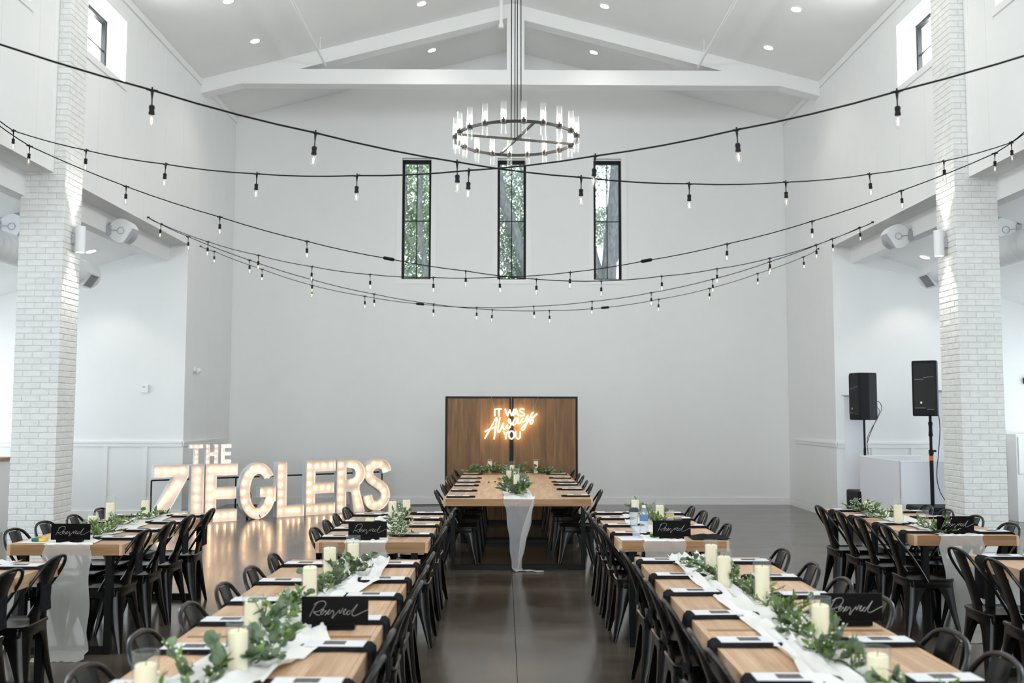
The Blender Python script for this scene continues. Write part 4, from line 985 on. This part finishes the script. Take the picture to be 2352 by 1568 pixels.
# ================================================================== wooden backdrop with neon sign
BY = 15.30; X0, X1, BH = -.915, 1.156, 1.945
t = empty('wooden_backdrop', (.12, BY, 0)); tag(t, 'dark stained wood plank backdrop in black steel frames behind the head table', 'backdrop')
for a, b in ((X0-.12, -.0003), (.0003, X1-.12)):
    f = .031; m = MB()
    m.cbox(a, a+f, 0, .05, 0, BH, .002).cbox(b-f, b, 0, .05, 0, BH, .002).cbox(a+f, b-f, 0, .05, BH-f, BH, .002).cbox(a+f, b-f, 0, .05, 0, f, .002).build('frame', M['black_metal'], t)
    n = 6; w_ = (b-a-2*f)
    cuts = [0] + sorted(R.uniform(.9, 1.1)*k/n for k in range(1, n)) + [1]
    for k in range(n):
        MB().cbox(a+f+w_*cuts[k]+.0007, a+f+w_*cuts[k+1]-.0007, .012+R.uniform(0,.002), .032, f+.001, BH-f-.001, .0015).build('plank', M['walnut'], t)
for x in (-.9, .9): MB().box(x-.03, x+.03, .05, .35, 0, .04).tube([(x, .06, 1.2), (x, .33, .03)], .015, 6).build('rear_brace', M['black_metal'], t)
t = empty('neon_sign', (.1, BY-.055, 1.5)); tag(t, 'glowing warm white neon sign reading IT WAS Always YOU on the wooden backdrop', 'neon sign')
K = .0068/12.06
def nx(q): return ((q[0]/12.06+1090-1175.3)*.0068+.12-.1, 0, (949-(q[1]/12.06+900))*.0068+1.679-1.5)
def ell(cx, cy_, rx, ry): return [(cx+rx*math.cos(a*PI/10), cy_+ry*math.sin(a*PI/10)) for a in range(20)]
NE = {'I': [([(565,468),(565,665)],0)], 'T': [([(605,470),(755,470)],0), ([(680,470),(680,665)],0)], 'W': [([(850,468),(920,662)],0), ([(920,662),(985,490)],0), ([(985,490),(1030,662)],0), ([(1030,662),(1100,468)],0)],
      'A': [([(1085,662),(1155,465)],0), ([(1155,465),(1225,662)],0), ([(1112,600),(1200,600)],0)], 'S': [([(1378,495),(1330,460),(1278,478),(1266,525),(1320,562),(1372,592),(1372,640),(1320,668),(1255,645)],1)],
      'Always': [([(290,1285),(450,1000),(590,735),(622,735),(600,880),(550,1300)],1), ([(290,1095),(450,1015),(620,960)],1),
        ([(712,697),(675,880),(648,1060),(680,1112),(740,1020),(800,855),(785,960),(825,1030),(880,980),(915,900),(905,970),(935,1012),(990,960),(1012,860),(985,765),(950,755),(955,820),(1010,890),(1060,870)],1),
        ([(1215,722),(1140,735),(1075,820),(1070,905),(1140,880),(1215,735),(1200,820),(1232,872),(1290,820),(1345,722),(1312,790),(1345,832),(1410,770),(1475,640),(1445,840),(1395,990),(1340,1050),(1308,1010),(1370,920),(1480,820),(1560,660),(1630,560)],1),
        ([(1630,560),(1572,620),(1590,710),(1620,790),(1590,872),(1542,855),(1560,775),(1640,690),(1735,597)],1)],
      'Y': [([(800,1080),(870,1175)],0), ([(940,1080),(870,1175)],0), ([(870,1175),(870,1295)],0)], 'O': [(ell(1030,1182,72,108),2)], 'U': [([(1145,1080),(1145,1215),(1180,1275),(1215,1285),(1250,1270),(1268,1210),(1268,1080)],1)]}
for nm, sts in NE.items():
    m = MB()
    for st, k in sts:
        p = [nx(q) for q in st]
        if k == 1: p = spline(p, 4)
        m.tube(p, .0066, 8, closed=(k == 2))
    m.build('neon_word' if nm == 'Always' else 'neon_letter', M['neon'], t, True)
m = MB()
for a, b in (((465,95),(540,440)), ((1025,95),(1025,470)), ((1785,95),(1620,545))): m.tube([nx(a), nx(b)], .0016, 5)
m.build('hanging_cord', M['grey'], t)
m = MB()
for q in ((565,600),(680,560),(920,600),(1030,600),(1155,480),(1320,562),(870,1200),(1205,1280),(600,800),(680,900),(825,1020),(1140,880),(1445,840),(1590,850)):
    p = nx(q); m.cyl((p[0], 0, p[2]), .004, .002, .06, 6, 'y')
m.build('standoff', M['plastic_clear'], t)

# ================================================================== marquee letters
def arc(cx, cz, rx, rz, a0, a1, n): return [(cx+rx*math.cos(math.radians(a0+(a1-a0)*i/n)), cz+rz*math.sin(math.radians(a0+(a1-a0)*i/n))) for i in range(n+1)]
def L_E(w, h, t): u = t*1.05; m0 = h*.48; return [(0,0),(w,0),(w,u),(t,u),(t,m0-u/2+.01),(w*.96,m0-u/2+.01),(w*.96,m0+u/2+.01),(t,m0+u/2+.01),(t,h-u),(w,h-u),(w,h),(0,h)]
def outline(ch, w, h, t):
    u = t*1.05
    if ch == 'Z': return [(0,0),(w,0),(w,u),(w*.46,u),(w,h-u*.95),(w,h),(0,h),(0,h-u),(w*.56,h-u),(0,u*.95)], []
    if ch == 'I': return [(0,0),(w,0),(w,h),(0,h)], []
    if ch == 'E': return L_E(w, h, t), []
    if ch == 'L': return [(0,0),(w,0),(w,u),(t,u),(t,h),(0,h)], []
    if ch == 'T': return [(w/2-t/2,0),(w/2+t/2,0),(w/2+t/2,h-u),(w,h-u),(w,h),(0,h),(0,h-u),(w/2-t/2,h-u)], []
    if ch == 'H': return [(0,0),(t,0),(t,h/2-u/2),(w-t,h/2-u/2),(w-t,0),(w,0),(w,h),(w-t,h),(w-t,h/2+u/2),(t,h/2+u/2),(t,h),(0,h)], []
    if ch == 'G':
        o = arc(w/2, h/2, w/2, h/2, 32, 335, 34); i = arc(w/2, h/2, w/2-t, h/2-t, 318, 40, 26)
        return o + [(w, h*.30), (w, h*.56), (w*.55, h*.56), (w*.55, h*.38), (w-t, h*.38)] + i, []
    if ch == 'R':
        zc = h*.735; r = h*.265
        o = [(0,0),(t,0),(t,h*.40),(w*.50,h*.38),(w*.60,0),(w,0),(w*.80,h*.42),(w*.80,h*.44)] + arc(w*.55, zc, w*.45, r, -55, 90, 12) + [(0,h)]
        hole = [(t,h*.62)] + arc(w*.52, zc, w*.45-t*.95, r-t*.85, -90, 90, 10) + [(t,h*.85)]
        return o, [hole]
    if ch == 'S':
        c = [(.43,.655),(.40,.745),(.33,.795),(.245,.808),(.155,.785),(.09,.71),(.085,.62),(.13,.545),(.21,.49),(.30,.43),(.375,.36),(.405,.27),(.38,.17),(.31,.10),(.225,.082),(.14,.11),(.085,.18),(.068,.265)]
        c = [(a*w/.49, b*h/.89) for a, b in c]; p = spline(c, 3); L, Rr = [], []
        for i, q in enumerate(p):
            d = (p[min(i+1, len(p)-1)] - p[max(i-1, 0)]).normalized(); n = Vector((-d.y, d.x, 0)); L.append(((q+n*t/2).x, (q+n*t/2).y)); Rr.append(((q-n*t/2).x, (q-n*t/2).y))
        return L + list(reversed(Rr)), []
def letter_bulbs(ch, w, h, t):
    a = t/2; u = t*1.05; b = u/2
    def seg(p, q, n): return [(p[0]+(q[0]-p[0])*i/(n-1), p[1]+(q[1]-p[1])*i/(n-1)) for i in range(n)]
    if ch == 'Z': return seg((a*.8,h-b),(w-a*.9,h-b),4) + seg((w*.72,h-u*1.55),(w*.20,u*1.6),5) + seg((a,b),(w-a,b),4)
    if ch == 'I': return seg((w/2,h-b*1.1),(w/2,b*1.1),6)
    if ch == 'E': return seg((a,h-b),(a,b),6) + seg((a+(w-t)*.36,h-b),(w-a*.7,h-b),3) + seg((a+(w-t)*.30,h*.49),(w*.96-a*.9,h*.49),3) + seg((a+(w-t)*.36,b),(w-a*.7,b),3)
    if ch == 'L': return seg((a,h-b),(a,b),6) + seg((a+(w-t)*.4,b),(w-a,b),3)
    if ch == 'G':
        o = arc(w/2, h/2, w/2-a, h/2-a, 35, 330, 12); return o + [(w*.62, h*.47), (w-a, h*.47), (w-a, h*.33)]
    if ch == 'R': return seg((a,h-b),(a,b),6) + arc(w*.5, h*.735, w*.45-a, h*.265-b, 90, -80, 5) + seg((w*.70,h*.36),(w*.80,b),3)
    if ch == 'S': return [(.41,.69),(.32,.79),(.20,.80),(.10,.73),(.10,.60),(.19,.50),(.31,.42),(.39,.33),(.395,.22),(.33,.12),(.22,.085),(.11,.13),(.075,.225)]
    if ch == 'T': return seg((a*.8,h-b),(w-a*.8,h-b),3) + seg((w/2,h*.62),(w/2,b),3)
    if ch == 'H': return seg((a,h-b),(a,b),4) + seg((w-a,h-b),(w-a,b),4) + [(w/2,h/2)]
def inset(ring, d):
    n = len(ring); area_ = sum(ring[i][0]*ring[(i+1) % n][1]-ring[(i+1) % n][0]*ring[i][1] for i in range(n)); s = 1 if area_ > 0 else -1
    out = []
    for i in range(n):
        p0, p1, p2 = Vector(ring[i-1]), Vector(ring[i]), Vector(ring[(i+1) % n])
        d1 = (p1-p0); d2 = (p2-p1)
        if d1.length < 1e-6 or d2.length < 1e-6: out.append(tuple(p1)); continue
        d1.normalize(); d2.normalize(); n1 = Vector((-d1.y, d1.x)); n2 = Vector((-d2.y, d2.x)); b = n1+n2
        if b.length < 1e-6: b = n1
        k = 1/max(.35, b.normalized().dot(n1)); q = p1 + b.normalized()*d*k*s; out.append((q.x, q.y))
    return out
bulb_me = {}
def marquee(ch, p0, p1, h, t, z, label, group, depth=.13, br=.013):
    w = math.hypot(p1[0]-p0[0], p1[1]-p0[1]); rz = math.atan2(p1[1]-p0[1], p1[0]-p0[0])
    e = empty('marquee_letter', (p0[0], p0[1], z), rz); tag(e, label, 'letter', group)
    o, holes = outline(ch, w, h, t)
    rc = min(.05, depth*.42)
    MB().prism(o, rc, rc+.006, holes).build('face', M['letter_face'], e)
    m = MB()
    for ring in [o]+holes:
        a_ = ring; b_ = inset(ring, .004 if ring is o else -.004); n = len(ring)
        vs = [(x, 0, q) for x, q in a_] + [(x, depth, q) for x, q in a_] + [(x, 0, q) for x, q in b_] + [(x, depth, q) for x, q in b_]
        fs = []
        for i in range(n):
            j = (i+1) % n
            fs += [(i, j, j+n, i+n), (i+2*n, i+3*n, j+3*n, j+2*n), (i, i+2*n, j+2*n, j), (i+n, j+n, j+3*n, i+3*n)]
        m.add(vs, fs)
    m.build('side_wall', M['letter_side'], e)
    if br not in bulb_me:
        bulb_me[br] = MB().lathe([(.001, -br*3.1), (br*.7, -br*2.8), (br, -br*2.1), (br*.75, -br*1.3), (br*.4, -br*1.0)], n=10, axis='y').mesh('bulb', M['lamp_warm'], True)
        bulb_me[-br] = MB().lathe([(br*.42, -br*1.05), (br*.42, -.002), (br*.9, -.002), (br*.9, 0.0)], n=10, axis='y').mesh('socket', M['grey'])
    for x, q in letter_bulbs(ch, w, h, t):
        b = link('bulb', bulb_me[br], e, (x, rc-.001, q)); link('socket', bulb_me[-br], b)
G = 'giant lit marquee letters on the floor'
H9 = .89; T = .175
for ch, a, b, lb in (('Z',(-5.24,14.76),(-4.80,15.04),'giant white marquee letter Z with warm bulbs, first of the big letters'), ('I',(-4.775,15.06),(-4.60,15.16),'giant white marquee letter I with warm bulbs, beside the Z'),
                     ('E',(-4.585,15.17),(-4.165,15.44),'giant white marquee letter E with warm bulbs, between the I and the G'), ('G',(-4.14,15.48),(-3.66,15.88),'giant white marquee letter G with warm bulbs'),
                     ('L',(-3.65,15.90),(-3.27,16.22),'giant white marquee letter L with warm bulbs, after the G'), ('E',(-3.255,16.24),(-2.83,16.60),'giant white marquee letter E with warm bulbs, between the L and the R'),
                     ('R',(-2.815,16.63),(-2.37,16.90),'giant white marquee letter R with warm bulbs, before the S'), ('S',(-2.40,16.97),(-1.985,17.23),'giant white marquee letter S with warm bulbs, last of the big letters')):
    marquee(ch, a, b, H9, T, .0, lb, G)
for ch, a, b, lb in (('T',(-4.815,15.10),(-4.64,15.20),'small lit marquee letter T standing on the big letter I'), ('H',(-4.605,15.22),(-4.44,15.315),'small lit marquee letter H standing on the big letter E'),
                     ('E',(-4.405,15.335),(-4.265,15.415),'small lit marquee letter E standing on the big letter E')):
    marquee(ch, a, b, .305, .062, H9+.001, lb, 'small lit marquee letters on top', depth=.09, br=.0055)
# low black rail frame behind the letters
def lp(f): return (-5.36+f*3.22, 15.02+f*2.30)
t = empty('low_black_frame', (lp(0)[0], lp(0)[1], 0)); tag(t, 'low black metal rail frame standing behind the lit letters', 'frame')
o0 = lp(0)
for k in range(3):
    a, b = lp(k/3), lp((k+1)/3); a = (a[0]-o0[0], a[1]-o0[1]); b = (b[0]-o0[0], b[1]-o0[1])
    MB().tube([(a[0], a[1], .65), (b[0], b[1], .65)], .014, 6).build('top_rail', M['black_metal'], t)
    for p in (a, b): MB().tube([(p[0], p[1], 0), (p[0], p[1], .65)], .012, 6).build('post', M['black_metal'], t)
t = empty('power_cable', (-4.1, 15.75, 0)); tag(t, 'black power cable coiled loosely on a stand behind the lit letter E', 'cable')
m = MB(); rr = random.Random(5)
pts = [(-.13,0,.30),(-.20,.0,.36),(-.14,0,.39),(-.10,0,.33),(-.13,0,.20),(-.09,0,.30),(-.03,0,.42),(-.06,0,.30),(.0,0,.25),(.06,0,.30),(.03,0,.40),(.07,0,.42),(.09,0,.34),(.04,0,.22),(.12,0,.2),(.2,0,.12),(.25,0,.01)]
m.tube(spline([(a-.02, b, c) for a, b, c in pts], 5), .006, 6); m.cbox(-.02, .16, -.05, .05, .16, .22, .01); m.cbox(.0, .03, -.02, .02, 0, .18, .003)
m.build('cable', M['black_plastic'], t, True)
t = tag(MB().tube(spline([(-2.0,17.9,.012),(-1.2,18.1,.012),(-.7,18.14,.012),(.6,18.16,.012)], 6), .009, 6).build('floor_cable', M['black_plastic'], None, True), 'black cable lying along the base of the rear wall', 'cable')

# ================================================================== ring chandelier
CX, CY, CZ, CR = .142, 11.6, 4.985, .735
t = empty('ring_chandelier', (CX, CY, CZ)); tag(t, 'large dark ring chandelier with glass tube lights hanging on four black rods', 'chandelier')
MB().lathe([(CR-.010,-.016),(CR+.010,-.016),(CR+.010,.016),(CR-.010,.016),(CR-.010,-.016)], n=64).build('ring', M['bronze'], t, True)
for a in (16*PI/180, -74*PI/180):
    c, s = math.cos(a), math.sin(a); m = MB(); n_ = Vector((-s, c, 0))*.012; d = Vector((c, s, 0))*CR
    m.add([(-d-n_)+Vector((0,0,-.012)), (d-n_)+Vector((0,0,-.012)), (d+n_)+Vector((0,0,-.012)), (-d+n_)+Vector((0,0,-.012)), (-d-n_)+Vector((0,0,.012)), (d-n_)+Vector((0,0,.012)), (d+n_)+Vector((0,0,.012)), (-d+n_)+Vector((0,0,.012))],
          [(0,3,2,1),(4,5,6,7),(0,1,5,4),(1,2,6,5),(2,3,7,6),(3,0,4,7)]); m.build('cross_bar', M['bronze'], t)
for x, y in ((-.062,.02), (-.018,-.03), (.012,.03), (.058,-.01)):
    MB().tube([(x, y, .0), (x*.9, y*.9, ZA-.258*.05-CZ)], .0065, 6).build('hanging_rod', M['black_metal'], t, True)
MB().cyl((0,0,ZA-CZ-.06), .14, 0, .04, 20).build('ceiling_canopy', M['black_metal'], t)
arm0 = None
for k in range(20):
    a = math.radians(-90-12+18*k)
    c = MB().lathe([(.001,-.022),(.036,-.022),(.036,.020),(.001,.020)], n=16).build('holder', M['bronze'], t, True) if arm0 is None else link('holder', arm0[0], t)
    if arm0 is None:
        g = MB().lathe([(.0345,-.14),(.0345,.235),(.0325,.235)], n=20).build('glass_tube', M['glass'], c, True)
        b = MB().lathe([(.001,.055),(.012,.06),(.017,.085),(.012,.12),(.001,.145)], n=10).cyl((0,0,0), .006, .02, .056, 8).build('bulb', M['lamp_white'], c, True)
        s_ = MB().cyl((0,0,0), .010, .02, .056, 8).build('bulb_socket', M['bronze'], c)
        b.data = MB().lathe([(.001,.055),(.012,.06),(.017,.085),(.012,.12),(.001,.145)], n=10).mesh('bulb', M['lamp_white'], True)
        arm0 = (c.data, g.data, b.data, s_.data)
    else:
        link('glass_tube', arm0[1], c); link('bulb', arm0[2], c); link('bulb_socket', arm0[3], c)
    c.location = ((CR)*math.cos(a), CR*math.sin(a), 0)

# ================================================================== string lights
ST = {'w1': ('nearest string of lights, highest on the letter side of the hall', [(-5.1, 2.901, 4.4), (-4.291, 3.442, 4.023), (-3.481, 3.984, 3.728), (-2.672, 4.526, 3.513), (-1.863, 5.067, 3.379), (-1.098, 5.579, 3.302), (-0.301, 6.112, 3.272), (0.533, 6.671, 3.313), (1.394, 7.247, 3.408), (2.303, 7.856, 3.57), (3.227, 8.474, 3.793), (4.186, 9.116, 4.082), (5.197, 9.793, 4.458), (5.335, 9.6, 4.62)], (-1, [])),
 'w2': ('nearest string of lights, highest on the speaker side of the hall', [(-5.115, 9.5, 4.66), (-4.969, 9.74, 4.521), (-3.929, 9.049, 4.135), (-2.951, 8.398, 3.838), (-1.994, 7.762, 3.599), (-1.097, 7.166, 3.441), (-0.244, 6.599, 3.341), (0.572, 6.056, 3.3), (1.345, 5.542, 3.32), (2.081, 5.053, 3.386), (2.891, 4.515, 3.518), (3.7, 3.977, 3.731), (4.51, 3.439, 4.025), (5.32, 2.901, 4.4)], (-1, [])),
 'w3': ('middle-distance string of lights rising to the near hook on the letter side', [(-5.115, 9.48, 4.6), (-4.885, 9.911, 4.412), (-4.014, 10.25, 4.072), (-3.118, 10.599, 3.819), (-2.231, 10.944, 3.614), (-1.345, 11.289, 3.473), (-0.46, 11.634, 3.383), (0.398, 11.968, 3.332), (1.232, 12.293, 3.357), (2.054, 12.613, 3.466), (2.845, 12.921, 3.611), (3.638, 13.23, 3.804), (4.375, 13.517, 4.043), (5.097, 13.798, 4.347), (5.32, 13.885, 4.441)], (5, [])),
 'w4': ('middle-distance string of lights rising to the near hook on the speaker side', [(-5.1, 13.852, 4.466), (-4.881, 13.769, 4.356), (-4.119, 13.478, 4.05), (-3.339, 13.18, 3.815), (-2.55, 12.879, 3.617), (-1.738, 12.569, 3.47), (-0.896, 12.248, 3.388), (-0.059, 11.928, 3.352), (0.793, 11.603, 3.366), (1.659, 11.272, 3.459), (2.527, 10.941, 3.599), (3.392, 10.611, 3.797), (4.252, 10.282, 4.065), (5.107, 9.956, 4.389), (5.335, 9.58, 4.58)], (9, [])),
 'w5': ('farthest string of lights dipping lowest, its plug joint toward the speaker side', [(-5.1, 13.852, 4.466), (-4.563, 13.98, 4.214), (-3.724, 14.179, 3.906), (-2.845, 14.388, 3.649), (-1.956, 14.599, 3.463), (-1.074, 14.809, 3.338), (-0.181, 15.021, 3.276), (0.711, 15.233, 3.288), (1.608, 15.446, 3.361), (2.497, 15.657, 3.521), (3.367, 15.864, 3.727), (4.21, 16.064, 4.003), (5.038, 16.261, 4.315), (5.32, 16.328, 4.468)], (8, [])),
 'w6': ('farthest string of lights just above the lowest one, its plug joint toward the letter side', [(-5.1, 16.263, 4.466), (-4.847, 16.205, 4.369), (-3.994, 16.011, 4.042), (-3.125, 15.812, 3.751), (-2.238, 15.61, 3.551), (-1.331, 15.403, 3.404), (-0.428, 15.197, 3.329), (0.458, 14.995, 3.329), (1.342, 14.793, 3.383), (2.216, 14.593, 3.495), (3.102, 14.391, 3.674), (3.906, 14.208, 3.909), (4.771, 14.01, 4.22), (5.32, 13.885, 4.441)], (5, []))}
sk = MB().lathe([(.001,-.082),(.013,-.082),(.0155,-.090),(.0155,-.098),(.0135,-.102),(.0145,-.118),(.0165,-.122),(.0155,-.130),(.013,-.130)], n=12)
sk.tube([(0,0,-.004),(0,0,-.05),(0,0,-.085)], [.009,.0035,.004], 8); sk.tube([(-.030,0,0),(-.012,0,.0),(0,0,-.004),(.012,0,0),(.030,0,0)], [.0055,.007,.010,.007,.0055], 8); sk.tube([(0,0,.004),(0,0,.016)], .005, 6)
sk_me = sk.mesh('lamp_socket', M['black_plastic'], True)
gl_me = MB().lathe([(.012,-.130),(.0135,-.145),(.0185,-.165),(.0190,-.180),(.013,-.196),(.001,-.202)], n=12).mesh('bulb', M['bulb_glass'], True)
fi_me = MB().lathe([(.001,-.143),(.0035,-.150),(.0045,-.165),(.003,-.178),(.001,-.183)], n=6).mesh('filament', M['filament'], True)
for key, (lb, pts, plug) in ST.items():
    e = empty('string_light', pts[0]); tag(e, lb, 'string lights', 'black cable string lights'); o = Vector(pts[0])
    path = [Vector(p)-o for p in pts]; dense = []
    for i in range(len(path)-1):
        for k in range(4):
            f = k/4; p = path[i].lerp(path[i+1], f); p.z -= .012*4*f*(1-f); dense.append(p)
    dense.append(path[-1])
    MB().tube(dense, .0055, 6).build('cable', M['black_plastic'], e, True)
    for i, p in enumerate(path[1:-1], 1):
        if i in plug[1]: continue
        d = path[i+1]-path[i-1]; rz = math.atan2(d.y, d.x)
        if i == plug[0]:
            q = MB().lathe([(.004,-.075),(.016,-.06),(.020,-.052),(.020,.052),(.016,.06),(.004,.075)], n=8, axis='x').build('plug_joint', M['black_plastic'], e, False, p)
            q.rotation_euler = (0, -math.atan2(d.z, math.hypot(d.x, d.y)), rz); continue
        s_ = link('lamp_socket', sk_me, e, p, (R.uniform(-.06,.06), R.uniform(-.06,.06), rz)); b = link('bulb', gl_me, s_)
        # filament is joined in as a second mesh of the lamp
        link('filament', fi_me, s_)
    for p in (pts[0], pts[-1]):
        if abs(p[0]) > 5.0:
            q = Vector(p)-o; MB().cyl((q.x, q.y, q.z), .012, -.02, .02, 8, 'x').build('wall_hook', M['black_metal'], e)

# ================================================================== speakers and booth at the speaker side
def loudspeaker(x, y, z, rz, w_, d, h, label):
    t = empty('loudspeaker', (x, y, z), rz); tag(t, label, 'speaker', 'black loudspeakers on poles'); r = .03
    P = [(-w_/2,-d/2+r),(-w_/2+r,-d/2),(w_/2-r,-d/2),(w_/2,-d/2+r),(w_/2,0),(w_*.33,d/2),(-w_*.33,d/2),(-w_/2,0)]
    m = MB(); n = len(P); lv = [(0,.94),(.015,1),(h-.02,1),(h,.95)]
    vs = [(px*k, py*k, zz) for zz, k in lv for px, py in P]
    fs = [(i*n+j, i*n+(j+1) % n, (i+1)*n+(j+1) % n, (i+1)*n+j) for i in range(3) for j in range(n)] + [tuple(reversed(range(n))), tuple(range(3*n, 4*n))]
    m.add(vs, fs).build('cabinet', M['black_plastic'], t)
    g = MB().cbox(-w_*.40, w_*.40, -d/2-.008, -d/2+.004, .09, h-.035, .004).build('front_grille', M['grille'], t)
    MB().box(-w_*.38, -w_*.02, -d/2-.0095, -d/2-.008, h*.66, h*.664).box(-w_*.02, w_*.12, -d/2-.0095, -d/2-.008, h*.69, h*.694).box(w_*.12, w_*.38, -d/2-.0095, -d/2-.008, h*.70, h*.704).box(-w_*.38, w_*.05, -d/2-.0095, -d/2-.008, h*.145, h*.149).box(w_*.1, w_*.38, -d/2-.0095, -d/2-.008, h*.12, h*.124).build('seam_line', M['grey'], g)
    MB().box(-w_*.16, -w_*.09, -d/2-.010, -d/2-.008, h*.225, h*.26).build('badge', M['ink'], g)
    return t
def subwoofer(x, y, w_, d, h, label):
    t = empty('subwoofer', (x, y, 0)); tag(t, label, 'subwoofer', 'black subwoofers under the poles')
    MB().cbox(-w_/2, w_/2, -d/2, d/2, .01, h, .018).build('cabinet', M['black_plastic'], t)
    MB().cbox(-w_*.44, w_*.44, -d/2-.01, -d/2+.002, .05, h-.05, .006).build('front_grille', M['grille'], t)
    return t
loudspeaker(5.386, 14.6, 1.592, -1.38, .31, .32, .70, 'black loudspeaker turned sideways on the far pole beside the white totem')
loudspeaker(5.285, 12.2, 1.655, -.55, .29, .27, .69, 'larger-looking black loudspeaker on the near pole beside the brick column')
subwoofer(5.43, 14.6, .50, .50, .55, 'black subwoofer under the far loudspeaker, partly behind the white facade')
subwoofer(5.37, 12.2, .56, .50, .545, 'black subwoofer under the near loudspeaker beside the brick column')
for x, y, z0, z1, lb, near in ((5.386, 14.6, .55, 1.592, 'black speaker pole carrying the far loudspeaker', 0), (5.33, 12.2, .545, 1.655, 'black speaker pole with orange band carrying the near loudspeaker', 1)):
    t = empty('speaker_pole', (x, y, z0)); tag(t, lb, 'pole', 'speaker poles'); h = z1-z0
    MB().tube([(0,0,0),(0,0,h*.60)], .024 if near else .019, 12).build('lower_tube', M['black_metal'], t, True)
    MB().tube([(0,0,h*.58),(0,0,h+.03)], .018 if near else .016, 12).build('upper_tube', M['black_metal'], t, True)
    if near:
        MB().lathe([(.018,h*.77),(.028,h*.785),(.022,h*.83),(.022,h*.88),(.028,h*.925),(.018,h*.94)], n=14).build('grip_collar', M['black_plastic'], t, True)
        MB().tube([(0,0,h*.505),(0,0,h*.555)], .0255, 12).build('orange_band', M['orange'], t, True)
        MB().lathe([(.024,h*.57),(.030,h*.575),(.030,h*.62),(.02,h*.625)], n=12).cyl((.045,0,h*.61), .014, -.02, .02, 10, 'y').build('clamp_knob', M['black_plastic'], t, True)
    else:
        MB().lathe([(.02,h*.15),(.03,h*.17),(.03,h*.24),(.02,h*.26)], n=12).cyl((-.04,0,h*.21), .018, -.02, .02, 10, 'y').build('clamp_knob', M['black_plastic'], t, True)
for lb, p in (('thin black cable looping down from the far loudspeaker', [(5.548,14.62,1.87),(5.628,14.62,1.86),(5.653,14.6,1.76),(5.588,14.6,1.62),(5.488,14.6,1.45),(5.418,14.58,1.30),(5.428,14.58,1.05),(5.448,14.56,.6)]),
              ('second thin cable from the far loudspeaker back to its pole', [(5.548,14.62,1.79),(5.598,14.62,1.775),(5.618,14.6,1.72),(5.578,14.6,1.62),(5.468,14.57,1.40),(5.413,14.57,1.25)]),
              ('black cable hanging from the near loudspeaker down its pole', [(5.458,12.25,1.68),(5.448,12.2,1.5),(5.408,12.17,1.2),(5.378,12.16,1.0),(5.378,12.16,.85),(5.418,12.16,.70),(5.508,12.16,.56)])):
    t = MB().tube(spline(p, 5), .005, 6).build('speaker_cable', M['black_plastic'], None, True); tag(t, lb, 'cable')
t = empty('booth_facade', (5.17, 12.78, 0)); tag(t, 'white fabric covered folding booth facade beside the brick column', 'booth')
def fpanel(p, q, h, nm):
    d = Vector((q[0]-p[0], q[1]-p[1], 0)); n_ = Vector((-d.y, d.x, 0)).normalized()*.012; a, b = Vector((p[0], p[1], 0)), Vector((q[0], q[1], 0)); m = MB()
    f = MB()
    for k in range(11):
        u = k/10
    vs = []
    for s in (-1, 1):
        for i in range(11):
            for j in range(9):
                u, v = i/10, j/8; c = a+d*u+n_*s*(1-.5*math.sin(PI*u)*math.sin(PI*v)); vs.append((c.x, c.y, .02+h*v))
    m.v = vs; K = 99
    for i in range(10):
        for j in range(8):
            q_ = (i*9+j, (i+1)*9+j, (i+1)*9+j+1, i*9+j+1); m.f.append(q_); m.f.append(tuple(x+K for x in reversed(q_)))
    m.build(nm, M['scrim'], t, True)
    fr = MB()
    for u in (0, 1): c = a+d*u; fr.tube([(c.x, c.y, 0), (c.x, c.y, h+.03)], .014, 8)
    for v in (.03, h+.02): fr.tube([(a.x, a.y, v), (b.x, b.y, v)], .014, 8)
    fr.build('facade_frame', M['trim'], t, True)
fpanel((0,0), (.07,1.62), 1.04, 'fabric_panel'); fpanel((0,0), (1.1,.02), 1.04, 'fabric_panel'); fpanel((.07,1.62), (1.0,1.7), 1.04, 'fabric_panel')
for k, zz in enumerate((.50, .72)): MB().box(.05, 1.05, .05, .35, zz, zz+.015).build('inner_shelf', M['scrim'], t)
for x, y, h, lb in ((5.46, 15.2, 1.98, 'tall white square totem beside the far loudspeaker'), (6.18, 13.75, 2.02, 'tall white square totem mostly hidden by the brick column')):
    t = empty('white_totem', (x, y, 0), -.45); tag(t, lb, 'totem', 'white stretch-fabric totems')
    MB().cbox(-.14, .14, -.14, .14, .02, h-.02, .008).build('fabric_cover', M['scrim'], t); MB().box(-.17, .17, -.17, .17, h-.02, h-.005).build('top_plate', M['grey'], t); MB().box(-.2, .2, -.2, .2, 0, .015).build('base_plate', M['grey'], t)
